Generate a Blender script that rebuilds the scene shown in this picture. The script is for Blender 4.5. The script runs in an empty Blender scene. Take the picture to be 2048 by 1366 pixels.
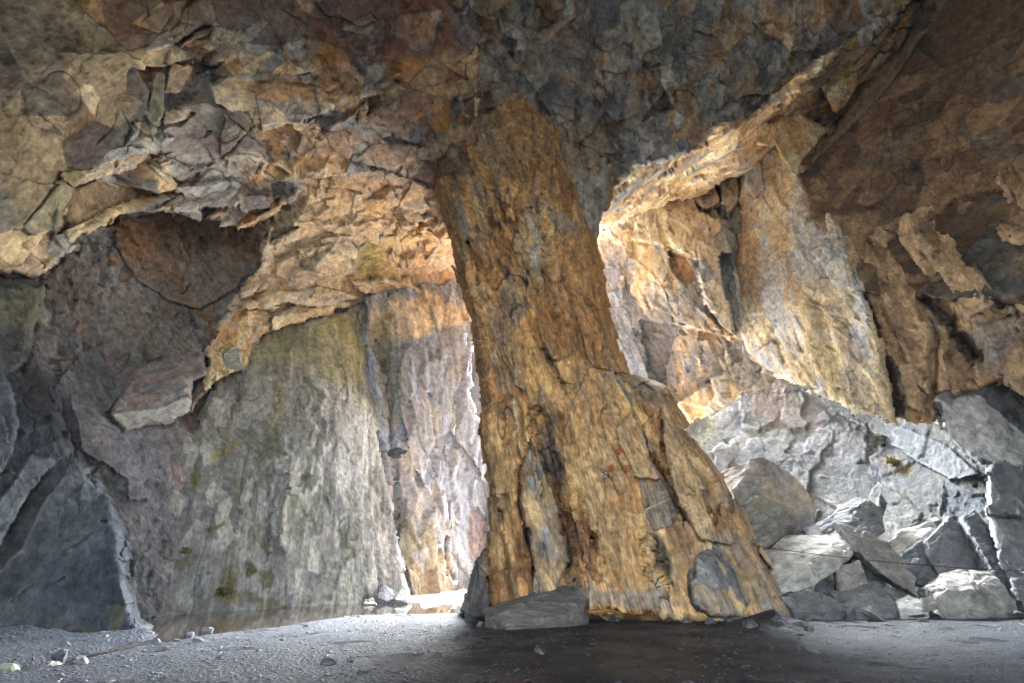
import bpy, bmesh, math, random
import numpy as np
from mathutils import Vector
random.seed(7)
PI = math.pi
C = bpy.context.scene.collection
SC = bpy.context.scene

# ------------------------------------------------------------------ camera, world, sun, exposure
PITCH = math.radians(25.5); FPX = 940.0; CAM = np.array([0.0, 0.0, 0.8])
cam = bpy.data.cameras.new('camera'); cam_o = bpy.data.objects.new('camera', cam); C.objects.link(cam_o)
cam.sensor_width = 36.0; cam.lens = FPX / 2048 * 36.0; cam.clip_end = 500; cam.clip_start = 0.05
cam_o.location = CAM; cam_o.rotation_euler = (PI / 2 + PITCH, 0, 0)
SC.camera = cam_o
SUN_EL = math.radians(38); SUN_AZ = math.radians(6)      # azimuth from +Y towards +X
w = bpy.data.worlds.new('World'); SC.world = w; w.use_nodes = True
nt = w.node_tree; nt.nodes.clear()
sky = nt.nodes.new('ShaderNodeTexSky'); sky.sky_type = 'NISHITA'; sky.sun_disc = False
sky.sun_elevation = SUN_EL; sky.sun_rotation = SUN_AZ; sky.dust_density = 3.0
hs = nt.nodes.new('ShaderNodeHueSaturation'); hs.inputs['Saturation'].default_value = 0.75
bg = nt.nodes.new('ShaderNodeBackground'); bg.inputs['Strength'].default_value = 0.06
wo = nt.nodes.new('ShaderNodeOutputWorld')
mxs = nt.nodes.new('ShaderNodeMix'); mxs.data_type = 'RGBA'; mxs.inputs[0].default_value = 0.7; mxs.inputs[7].default_value = (3.6, 4.0, 4.4, 1)     # thin even cloud
nt.links.new(sky.outputs[0], hs.inputs['Color']); nt.links.new(hs.outputs[0], mxs.inputs[6]); nt.links.new(mxs.outputs[2], bg.inputs[0]); nt.links.new(bg.outputs[0], wo.inputs[0])
sun = bpy.data.lights.new('sun', 'SUN'); sun.energy = 4.4; sun.angle = math.radians(44); sun.color = (0.88, 0.94, 1.0)
sun_o = bpy.data.objects.new('sun', sun); C.objects.link(sun_o)
sd = Vector((math.sin(SUN_AZ) * math.cos(SUN_EL), math.cos(SUN_AZ) * math.cos(SUN_EL), math.sin(SUN_EL)))
sun_o.rotation_euler = sd.to_track_quat('Z', 'Y').to_euler(); sun_o.location = (2, 30, 22)
vs = SC.view_settings; vs.view_transform = 'Standard'; vs.look = 'None'; vs.exposure = 5.45; vs.gamma = 1.0
cy = SC.cycles; cy.max_bounces = 7; cy.diffuse_bounces = 6; cy.glossy_bounces = 3; cy.sample_clamp_indirect = 0.25
cy.use_denoising = True; cy.use_adaptive_sampling = True; cy.adaptive_threshold = 0.015
QUAL = 1.0            # grid coarseness factor

# ------------------------------------------------------------------ pixel <-> world
cP, sP = math.cos(PITCH), math.sin(PITCH)
def rays(px, py):
    x = (np.asarray(px, float) - 1024) / FPX; v = (683 - np.asarray(py, float)) / FPX
    return np.stack([x, cP - v * sP, sP + v * cP], -1)
def at(px, py, y=None, z=0.0):
    d = rays(px, py)
    t = (y / d[..., 1]) if y is not None else (z - CAM[2]) / d[..., 2]
    return CAM + d * np.asarray(t)[..., None]

# ------------------------------------------------------------------ noise
def _h(ix, iy, iz, seed):
    h = (ix.astype(np.int64) * 374761393 + iy.astype(np.int64) * 668265263 + iz.astype(np.int64) * 2147483647 + seed * 1274126177) & 0xFFFFFFFF
    h = ((h ^ (h >> 13)) * 1274126177) & 0xFFFFFFFF
    h = ((h ^ (h >> 16)) * 2246822519) & 0xFFFFFFFF
    return (h ^ (h >> 15)) & 0xFFFFFFFF
def hf(h): return (h & 0xFFFF) / 65535.0
def vnoise(p, seed=0):
    i = np.floor(p).astype(np.int64); f = p - i; f = f * f * (3 - 2 * f)
    r = 0
    for dx in (0, 1):
        wx = f[..., 0] if dx else 1 - f[..., 0]
        for dy in (0, 1):
            wy = f[..., 1] if dy else 1 - f[..., 1]
            for dz in (0, 1):
                wz = f[..., 2] if dz else 1 - f[..., 2]
                r = r + wx * wy * wz * hf(_h(i[..., 0] + dx, i[..., 1] + dy, i[..., 2] + dz, seed))
    return r * 2 - 1
def fbm(p, octs=4, seed=0, gain=0.5):
    a = 1.0; r = 0; s = 0
    for o in range(octs):
        r = r + a * vnoise(p * (2.03 ** o) + o * 17.3, seed + o); s += a; a *= gain
    return r / s
def cells(q, seed, tilt=1.0):
    """faceted field: every Voronoi cell is a tilted plane -> (height, id)"""
    i = np.floor(q).astype(np.int64)
    best = np.full(q.shape[:-1], 1e9); hid = np.zeros(q.shape[:-1], np.int64); cx = np.zeros_like(q)
    for dx in (-1, 0, 1):
        for dy in (-1, 0, 1):
            for dz in (-1, 0, 1):
                a, b, c = i[..., 0] + dx, i[..., 1] + dy, i[..., 2] + dz
                h = _h(a, b, c, seed)
                fx = a + (h & 1023) / 1023.0; fy = b + ((h >> 10) & 1023) / 1023.0; fz = c + ((h >> 20) & 1023) / 1023.0
                d = (q[..., 0] - fx) ** 2 + (q[..., 1] - fy) ** 2 + (q[..., 2] - fz) ** 2
                m = d < best
                best = np.where(m, d, best); hid = np.where(m, h, hid)
                cx[..., 0] = np.where(m, fx, cx[..., 0]); cx[..., 1] = np.where(m, fy, cx[..., 1]); cx[..., 2] = np.where(m, fz, cx[..., 2])
    z = np.zeros_like(hid)
    h2 = _h(hid & 0xFFFFF, hid >> 20, z, seed + 5); h3 = _h(hid >> 12, hid & 0xFFFF, z, seed + 9)
    g = np.stack([hf(h2) * 2 - 1, hf(h2 >> 16) * 2 - 1, hf(h3) * 2 - 1], -1)
    e = q - cx
    return (hf(h3 >> 16) * 2 - 1) + tilt * (g * e).sum(-1), hf(hid >> 7), hf(h2 >> 9)

def blur(a, r):
    for ax in (0, 1):
        k = np.pad(a, [(r + 1, r) if i == ax else (0, 0) for i in (0, 1)], mode='edge').cumsum(ax)
        n = a.shape[ax]; a = (np.take(k, np.arange(2 * r + 1, n + 2 * r + 1), ax) - np.take(k, np.arange(0, n), ax)) / (2 * r + 1)
    return a
def inpoly(X, Y, poly):
    r = np.zeros(X.shape, bool); n = len(poly)
    for k in range(n):
        x1, y1 = poly[k]; x2, y2 = poly[(k + 1) % n]
        if y1 == y2: continue
        c = ((y1 > Y) != (y2 > Y)) & (X < (x2 - x1) * (Y - y1) / (y2 - y1) + x1)
        r ^= c
    return r
def polydist(X, Y, poly, closed=True):
    d = np.full(X.shape, 1e9); n = len(poly)
    for k in range(n if closed else n - 1):
        x1, y1 = poly[k]; x2, y2 = poly[(k + 1) % n]
        vx, vy = x2 - x1, y2 - y1; L = vx * vx + vy * vy + 1e-9
        u = np.clip(((X - x1) * vx + (Y - y1) * vy) / L, 0, 1)
        d = np.minimum(d, np.hypot(X - x1 - u * vx, Y - y1 - u * vy))
    return d
def tps(ctrl, val):
    c = np.array(ctrl, float) / 1000; n = len(c)
    def U(r): return np.where(r > 1e-9, r * r * np.log(r + 1e-12), 0)
    K = U(np.hypot(c[:, None, 0] - c[None, :, 0], c[:, None, 1] - c[None, :, 1])) + np.eye(n) * 2e-3
    Pm = np.c_[np.ones(n), c]
    A = np.block([[K, Pm], [Pm.T, np.zeros((3, 3))]])
    s = np.linalg.lstsq(A, np.r_[val, 0, 0, 0], rcond=None)[0]
    def f(X, Y):
        x, y = X / 1000, Y / 1000
        r = s[n] + s[n + 1] * x + s[n + 2] * y
        for k in range(n): r = r + s[k] * U(np.hypot(x - c[k, 0], y - c[k, 1]))
        return r
    return f

# ------------------------------------------------------------------ object helpers
def tag(o, label=None, cat=None, group=None, kind=None):
    if label: o['label'] = label
    if cat: o['category'] = cat
    if group: o['group'] = group
    if kind: o['kind'] = kind
    return o
def link(name, me, mat, parent=None):
    o = bpy.data.objects.new(name, me); C.objects.link(o)
    if mat: me.materials.append(mat)
    if parent: o.parent = parent
    return o
def mesh_np(name, V, F, col=None, uvw=None):
    me = bpy.data.meshes.new(name)
    V = np.ascontiguousarray(V, np.float32); F = np.ascontiguousarray(F, np.int32); k = F.shape[1]
    me.vertices.add(len(V)); me.vertices.foreach_set('co', V.ravel())
    me.loops.add(F.size); me.loops.foreach_set('vertex_index', F.ravel())
    me.polygons.add(len(F)); me.polygons.foreach_set('loop_start', np.arange(0, F.size, k, dtype=np.int32))
    me.update(calc_edges=True)
    if col is not None:
        a = me.attributes.new('Col', 'FLOAT_COLOR', 'POINT')
        a.data.foreach_set('color', np.c_[col, np.ones(len(col))].astype(np.float32).ravel())
    if uvw is not None:
        a = me.attributes.new('uvw', 'FLOAT_VECTOR', 'POINT')
        a.data.foreach_set('vector', uvw.astype(np.float32).ravel())
    return me

def lin(r, g, b):
    return np.array([((c / 255 + 0.055) / 1.055) ** 2.4 if c > 10 else c / 255 / 12.92 for c in (r, g, b)])

# palette: albedo in sRGB bytes -> linear
PAL = {k: lin(*v) for k, v in dict(
    lichen=(176, 166, 112), dgrey=(62, 61, 57), mgrey=(84, 82, 76), charcoal=(56, 59, 66), bluegrey=(142, 150, 166), slate=(112, 112, 114), dslate=(82, 84, 88), bslate=(116, 119, 126), pale=(178, 174, 164), white=(205, 203, 198),
    ochre=(192, 144, 90), gold=(214, 170, 114), lgold=(228, 200, 154), rust=(146, 88, 52), drust=(122, 70, 42),
    brown=(136, 108, 78), dbrown=(92, 72, 54), purple=(134, 114, 106), dpurple=(98, 78, 72), olive=(132, 124, 78), moss=(92, 86, 28),
    ymoss=(140, 124, 40), green=(116, 118, 98), grey=(142, 138, 132), tan=(184, 154, 114), pink=(188, 152, 124),
    black=(50, 48, 46), orange=(200, 130, 50), umber=(152, 108, 66)).items()}

# ------------------------------------------------------------------ materials
def rock_mat(name, scale=(9, 22, 22), contrast=0.35, bump=0.5, rough=0.75, spec=0.3, dist=0.03):
    m = bpy.data.materials.new(name); m.use_nodes = True; t = m.node_tree; N = t.nodes; L = t.links
    b = N['Principled BSDF']; b.inputs['Roughness'].default_value = rough; b.inputs['Specular IOR Level'].default_value = spec
    ac = N.new('ShaderNodeAttribute'); ac.attribute_name = 'Col'
    au = N.new('ShaderNodeAttribute'); au.attribute_name = 'uvw'
    mp = N.new('ShaderNodeMapping'); mp.inputs['Scale'].default_value = scale; L.new(au.outputs['Vector'], mp.inputs['Vector'])
    n1 = N.new('ShaderNodeTexNoise'); n1.inputs['Scale'].default_value = 1.0; n1.inputs['Detail'].default_value = 4; n1.inputs['Roughness'].default_value = 0.65
    L.new(mp.outputs[0], n1.inputs['Vector'])
    r = N.new('ShaderNodeMapRange'); r.inputs[1].default_value = .25; r.inputs[2].default_value = .75; r.inputs[3].default_value = 1 - contrast; r.inputs[4].default_value = 1 + contrast
    L.new(n1.outputs[0], r.inputs[0])
    mx = N.new('ShaderNodeVectorMath'); mx.operation = 'SCALE'; L.new(ac.outputs['Color'], mx.inputs[0]); L.new(r.outputs[0], mx.inputs['Scale'])
    L.new(mx.outputs[0], b.inputs['Base Color'])
    bp = N.new('ShaderNodeBump'); bp.inputs['Strength'].default_value = bump; bp.inputs['Distance'].default_value = dist
    L.new(n1.outputs[0], bp.inputs['Height']); L.new(bp.outputs[0], b.inputs['Normal'])
    return m
def plain_mat(name, col, rough=0.6, metal=0.0, noise=12.0, contrast=0.35, bump=0.2):
    m = bpy.data.materials.new(name); m.use_nodes = True; t = m.node_tree; N = t.nodes; L = t.links
    b = N['Principled BSDF']; b.inputs['Roughness'].default_value = rough; b.inputs['Metallic'].default_value = metal
    tc = N.new('ShaderNodeTexCoord'); n = N.new('ShaderNodeTexNoise'); n.inputs['Scale'].default_value = noise; n.inputs['Detail'].default_value = 6
    L.new(tc.outputs['Object'], n.inputs['Vector'])
    r = N.new('ShaderNodeMapRange'); r.inputs[1].default_value = .3; r.inputs[2].default_value = .7; r.inputs[3].default_value = 1 - contrast; r.inputs[4].default_value = 1 + contrast
    L.new(n.outputs[0], r.inputs[0])
    s = N.new('ShaderNodeVectorMath'); s.operation = 'SCALE'; s.inputs[0].default_value = tuple(col); L.new(r.outputs[0], s.inputs['Scale'])
    L.new(s.outputs[0], b.inputs['Base Color'])
    bp = N.new('ShaderNodeBump'); bp.inputs['Strength'].default_value = bump; bp.inputs['Distance'].default_value = 0.02
    L.new(n.outputs[0], bp.inputs['Height']); L.new(bp.outputs[0], b.inputs['Normal'])
    return m
M = dict(
    shell=rock_mat('slate_ceiling'),
    smooth=rock_mat('smooth_rock', scale=(12, 18, 18), bump=0.7, dist=0.035, spec=0.1, contrast=.45),
    streaky=rock_mat('streaked_rock', scale=(7, 24, 24)),
    pillar=rock_mat('pillar_rock', scale=(5, 34, 34), bump=0.9, contrast=.45),
    boulder=rock_mat('boulder_rock', scale=(10, 24, 24)),
)
# per-material baked detail: grain scale, fine freq, colour contrast, streak contrast, crack strength, micro relief (m)
DET = dict(shell=((0.6, 2.2, 2.2), 10.0, .50, .45, .9, .006), smooth=((1.2, 2.0, 2.0), 10.0, .5, .3, .7, .009), streaky=((0.16, 2.6, 2.6), 11.0, .5, .45, .8, .006),
           pillar=((0.35, 2.6, 2.6), 11.0, .55, .6, 1.1, .011), boulder=((0.8, 3, 3), 7.0, .4, .4, .5, .007))
def detail(Q, key, seed):
    """-> colour factor, relief (m)"""
    g, fr, cc, sc, ck, mr = DET[key]
    Qw = Q + 0.10 * np.stack([vnoise(Q * 1.7, seed + 201), vnoise(Q * 1.7, seed + 202), vnoise(Q * 1.7, seed + 203)], -1)
    f1 = fbm(Q * fr, 4, seed + 210, .6); S = Qw * np.array(g)
    st = fbm(S * 3.0, 4, seed + 220, .6)
    rd = np.abs(fbm(S * np.array([1.0, .5, .5]) * 1.6 + 9, 2, seed + 230)); mk = np.clip(vnoise(Q * 0.9, seed + 240) * 2.2 + .3, 0, 1)
    cr = np.clip(1 - rd / 0.032, 0, 1) * mk * ck
    fac = (1 + cc * 1.5 * f1) * (1 + sc * 1.5 * st) * (1 - 0.8 * cr)
    return np.clip(fac, 0.25, 2.2), mr * (f1 + (0.35 if key == 'streaky' else 1.1) * st) * 1.5 - 0.03 * cr

# ------------------------------------------------------------------ rock surfaces
SURF = {}; SURF_OBJ = {}
def surf(name, outline, ctrl, mat, pal, step=2.6, roll=(30, 0.8), thick=1.5, grain=(0, 1), jag=5.0,
         octs=(), lam=None, rough=0.03, facets=(), zones=(), parent=None, seed=1, flutes=(), key=None, shards=()):
    step = step * QUAL
    xs = [p[0] for p in outline]; ys = [p[1] for p in outline]
    X, Y = np.meshgrid(np.arange(min(xs) - 10, max(xs) + 10, step), np.arange(min(ys) - 10, max(ys) + 10, step))
    z0 = np.zeros_like(X) + seed * 3.7
    q2 = np.stack([X / 46, Y / 46, z0], -1)
    jx = cells(q2, seed + 50, 1.4)[0] * 0.9 + cells(q2 * 2.7, seed + 52, 1.4)[0] * 0.35; jy = cells(q2 + 9.3, seed + 51, 1.4)[0] * 0.9 + cells(q2 * 2.7 + 9, seed + 53, 1.4)[0] * 0.35
    Xj, Yj = X + jag * jx, Y + jag * jy
    ins = inpoly(Xj, Yj, outline); de = polydist(Xj, Yj, outline)
    cp = [(c[0], c[1]) for c in ctrl]
    iv = np.array([rays(c[0], c[1])[1] / c[2] for c in ctrl])
    f = tps(cp, iv)
    t = 1 / np.clip(f(X, Y), 0.02, 1.0)
    r = np.clip(1 - de / roll[0], 0, 1)
    t = t + roll[1] * (1 - np.sqrt(np.clip(1 - r * r, 0, 1)))
    for (line, wpx, dep) in flutes:        # grooves (dep>0) and ribs (dep<0) along polylines
        dl = polydist(Xj, Yj, line, False)
        t = t + dep * np.exp(-(dl / wpx) ** 2)
    D = rays(X, Y); P = CAM + D * t[..., None]
    du = np.gradient(P, axis=1); dv = np.gradient(P, axis=0)
    Nn = np.cross(dv, du); Nn /= np.linalg.norm(Nn, axis=-1, keepdims=True) + 1e-9
    Nn[(Nn * D).sum(-1) > 0] *= -1
    wsum = ins[..., None]
    nm = (Nn * wsum).sum((0, 1)); nm /= np.linalg.norm(nm)
    # grain frame from the mean surface
    cxm, cym = np.mean(xs), np.mean(ys)
    xs_in = X[ins]; ys_in = Y[ins]; cxm, cym = np.median(xs_in), np.median(ys_in)
    g0 = at(cxm, cym, None, 0) if False else CAM + rays(cxm, cym) / f(np.array([cxm]), np.array([cym]))
    g1 = CAM + rays(cxm + grain[0] * 20, cym + grain[1] * 20) / f(np.array([cxm + grain[0] * 20]), np.array([cym + grain[1] * 20]))
    g = (g1 - g0).ravel(); g /= np.linalg.norm(g); n_ = nm - g * (nm @ g); n_ /= np.linalg.norm(n_); s_ = np.cross(n_, g)
    R = np.stack([g, s_, n_]); Q = P @ R.T
    H = np.zeros(X.shape); ids = []
    wq = np.stack([fbm(Q * 0.9 + 5, 2, seed + 60), fbm(Q * 0.9 + 45, 2, seed + 61), fbm(Q * 0.9 + 85, 2, seed + 62)], -1)
    keep = np.ones(X.shape); hc = None
    fx, fy = X + jag * 0.4 * jx, Y + jag * 0.4 * jy
    HF = np.zeros(X.shape); cmask = np.zeros(X.shape); ccol = np.zeros(X.shape + (3,))
    def sub(poly):
        x0 = int((min(q[0] for q in poly) - 12 - X[0, 0]) / step); x1 = int((max(q[0] for q in poly) + 12 - X[0, 0]) / step) + 2
        y0 = int((min(q[1] for q in poly) - 12 - Y[0, 0]) / step); y1 = int((max(q[1] for q in poly) + 12 - Y[0, 0]) / step) + 2
        return (slice(max(0, y0), max(0, y1)), slice(max(0, x0), max(0, x1)))
    for fc in facets:
        poly, h0, gx, gy, colr = fc[:5]
        kp = fc[5] if len(fc) > 5 else 0.35
        s_ = sub(poly); m = inpoly(fx[s_], fy[s_], poly)
        if not m.any(): continue
        ax, ay = np.mean([p[0] for p in poly]), np.mean([p[1] for p in poly])
        HF[s_] = np.where(m, h0 + gx * (X[s_] - ax) / 100 + gy * (Y[s_] - ay) / 100, HF[s_]); keep[s_] = np.where(m, kp, keep[s_])
        if colr is not None:
            cs = ccol[s_]; cs[m] = PAL[colr] if isinstance(colr, str) else colr; ccol[s_] = cs
        cmask[s_] = np.where(m, 1.0 if colr is not None else 0.0, cmask[s_])
    # broken plates: straight-edged shards that overlap each other
    rng_ = np.random.RandomState(seed * 7 + 1)
    for (bx0, by0, bx1, by1, num, l0, l1, asp, ang0, angv, hh, cmix) in shards:
        for _ in range(num):
            cx_, cy_ = bx0 + (bx1 - bx0) * rng_.rand(), by0 + (by1 - by0) * rng_.rand()
            L_ = l0 * (l1 / l0) ** rng_.rand(); A_ = math.radians(ang0 + angv * rng_.randn()); W_ = L_ * asp * (0.6 + 0.8 * rng_.rand())
            nv = rng_.randint(4, 7); th = np.sort(rng_.rand(nv) * 2 * PI); rr = 0.75 + 0.35 * rng_.rand(nv)
            lx, ly = np.cos(th) * rr * L_ / 2, np.sin(th) * rr * W_ / 2
            poly = [(cx_ + u * math.cos(A_) - v * math.sin(A_), cy_ + u * math.sin(A_) + v * math.cos(A_)) for u, v in zip(lx, ly)]
            h0 = hh * (rng_.rand() * 1.6 - 0.6); ga, gb = rng_.randn(2) * hh * 1.1; c_ = PAL[pal[rng_.randint(len(pal))]] * (0.8 + 0.4 * rng_.rand())
            s_ = sub(poly); m = inpoly(fx[s_], fy[s_], poly)
            if not m.any(): continue
            HF[s_] = np.where(m, HF[s_] + h0 + ga * (X[s_] - cx_) / L_ * 2 + gb * (Y[s_] - cy_) / L_ * 2, HF[s_]); keep[s_] = np.where(m, np.minimum(keep[s_], 0.45), keep[s_])
            if rng_.rand() < cmix:
                k_ = 0.55; cs = ccol[s_]; cs[m] = c_; ccol[s_] = cs; cmask[s_] = np.where(m, k_, cmask[s_])
    cmask = cmask[..., None]
    patch = np.clip(fbm(Q * 0.55 + 77, 3, seed + 66) * 2.6 + 0.6, 0.15, 1.25)
    for k, (sx, sy, sz, amp, tl) in enumerate(octs):
        h, i1, i2 = cells((Q + wq * 0.35 * min(sx, sy)) / np.array([sx, sy, sz]), seed * 13 + k * 7, tl)
        H += amp * h * (keep if k < 2 else 1) * (1 if k == 0 else patch); ids.append((i1, i2))
    if lam:
        amp, frq, war, ax = lam
        s = Q[..., ax] * frq + war * fbm(Q * 0.8, 3, seed + 70)
        H += amp * ((s - np.floor(s)) - 0.5)
    H += rough * fbm(Q * 3.0, 4, seed + 80) + rough * 3 * fbm(Q * 0.5, 3, seed + 81)
    fac, micro = detail(Q, mat, seed)
    H += micro
    HT = H + HF; edge_pale = np.clip((HT - blur(HT, 3)) * 22, 0, 1) * (0.5 + 0.5 * np.clip(fac - .6, 0, 1))  # convex edges paled: broken slate edges and painted-in highlights
    edge_k = np.clip(de / 14, 0.25, 1) * np.clip(np.abs((Nn * D).sum(-1)) / np.linalg.norm(D, axis=-1) * 2.2 - 0.1, 0.08, 1)
    P = P + Nn * (H * edge_k)[..., None] - D / np.linalg.norm(D, axis=-1, keepdims=True) * HF[..., None]
    # colour
    pal_a = np.array([PAL[p] for p in pal])
    if ids:
        i1, i2 = ids[0]; j1, j2 = ids[min(1, len(ids) - 1)]
        c0 = pal_a[np.clip((i1 * len(pal)).astype(int), 0, len(pal) - 1)]; c1 = pal_a[np.clip((j2 * len(pal)).astype(int), 0, len(pal) - 1)]
        u = np.clip(0.5 + fbm(Q * 1.3 + 3, 3, seed + 90) * 1.2, 0, 1)[..., None]
        col = c0 * u + c1 * (1 - u)
        col = col * (0.85 + 0.3 * j1)[..., None]
    else:
        u = np.clip(0.5 + fbm(Q * 0.7 + 3, 4, seed + 90) * 1.6, 0, 0.999) * (len(pal) - 1)
        a = np.floor(u).astype(int); col = pal_a[a] * (1 - (u - a))[..., None] + pal_a[np.minimum(a + 1, len(pal) - 1)] * (u - a)[..., None]
    col = col + (ccol - col) * cmask * 0.68
    wx = X + 40 * wq[..., 0] + 14 * fbm(Q * 4, 2, seed + 95); wy = Y + 40 * wq[..., 1] + 14 * fbm(Q * 4 + 7, 2, seed + 96)
    for (zx, zy, rx, ry, ang, zc, st) in zones:
        ca, sa = math.cos(math.radians(ang)), math.sin(math.radians(ang))
        ux = ((wx - zx) * ca + (wy - zy) * sa) / rx; uy = (-(wx - zx) * sa + (wy - zy) * ca) / ry
        k = st * np.clip(1.6 - (ux * ux + uy * uy) * 1.1 , 0, 1)
        col = col * (1 - k)[..., None] + PAL[zc] * k[..., None]
    lum = col.mean(-1, keepdims=True); wc = lum * 0.9 + 0.12 + 0.25 * (col - lum)
    col = np.clip(col * fac[..., None], 0.004, 0.85); col = col + (wc - col) * (0.4 * edge_pale)[..., None]
    # faces
    idx = -np.ones(X.shape, np.int64); idx[ins] = np.arange(ins.sum())
    q = np.stack([idx[:-1, :-1], idx[1:, :-1], idx[1:, 1:], idx[:-1, 1:]], -1).reshape(-1, 4)
    q = q[(q >= 0).all(1)]
    V = P[ins]; colv = col[ins]; uv = Q[ins]; Dv = D[ins]
    e = np.concatenate([q[:, [0, 1]], q[:, [1, 2]], q[:, [2, 3]], q[:, [3, 0]]])
    ek = np.minimum(e[:, 0], e[:, 1]) * (len(V) + 1) + np.maximum(e[:, 0], e[:, 1])
    _, inv, cnt = np.unique(ek, return_inverse=True, return_counts=True)
    be = e[cnt[inv] == 1]
    bv = np.unique(be); mp_ = -np.ones(len(V), np.int64); mp_[bv] = len(V) + np.arange(len(bv))
    Vb = V[bv] + Dv[bv] * thick / np.linalg.norm(Dv[bv], axis=1, keepdims=True)
    F = np.concatenate([q, np.c_[be[:, 1], be[:, 0], mp_[be[:, 0]], mp_[be[:, 1]]]])
    me = mesh_np(name, np.concatenate([V, Vb]), F, np.concatenate([colv, colv[bv]]), np.concatenate([uv, uv[bv] + np.array([0, 0, thick])]))
    o = link(name, me, M[mat], parent)
    SURF_OBJ[key or name] = o
    SURF[key or name] = dict(X0=X[0, 0], Y0=Y[0, 0], s=step, P=P, N=Nn, D=D)
    return o
def on_surf(name, px, py, lift=0.006):
    s = SURF[name]; x = (np.asarray(px, float) - s['X0']) / s['s']; y = (np.asarray(py, float) - s['Y0']) / s['s']
    i = np.clip(np.floor(y).astype(int), 0, s['P'].shape[0] - 2); j = np.clip(np.floor(x).astype(int), 0, s['P'].shape[1] - 2)
    fx = (x - j)[..., None]; fy = (y - i)[..., None]; P = s['P']
    p = P[i, j] * (1 - fx) * (1 - fy) + P[i, j + 1] * fx * (1 - fy) + P[i + 1, j] * (1 - fx) * fy + P[i + 1, j + 1] * fx * fy
    d = rays(px, py); d = d / np.linalg.norm(d, axis=-1, keepdims=True)
    return p - d * lift
# ------------------------------------------------------------------ the chamber: ceiling and walls
V = 'dslate slate bslate'.split()
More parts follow.
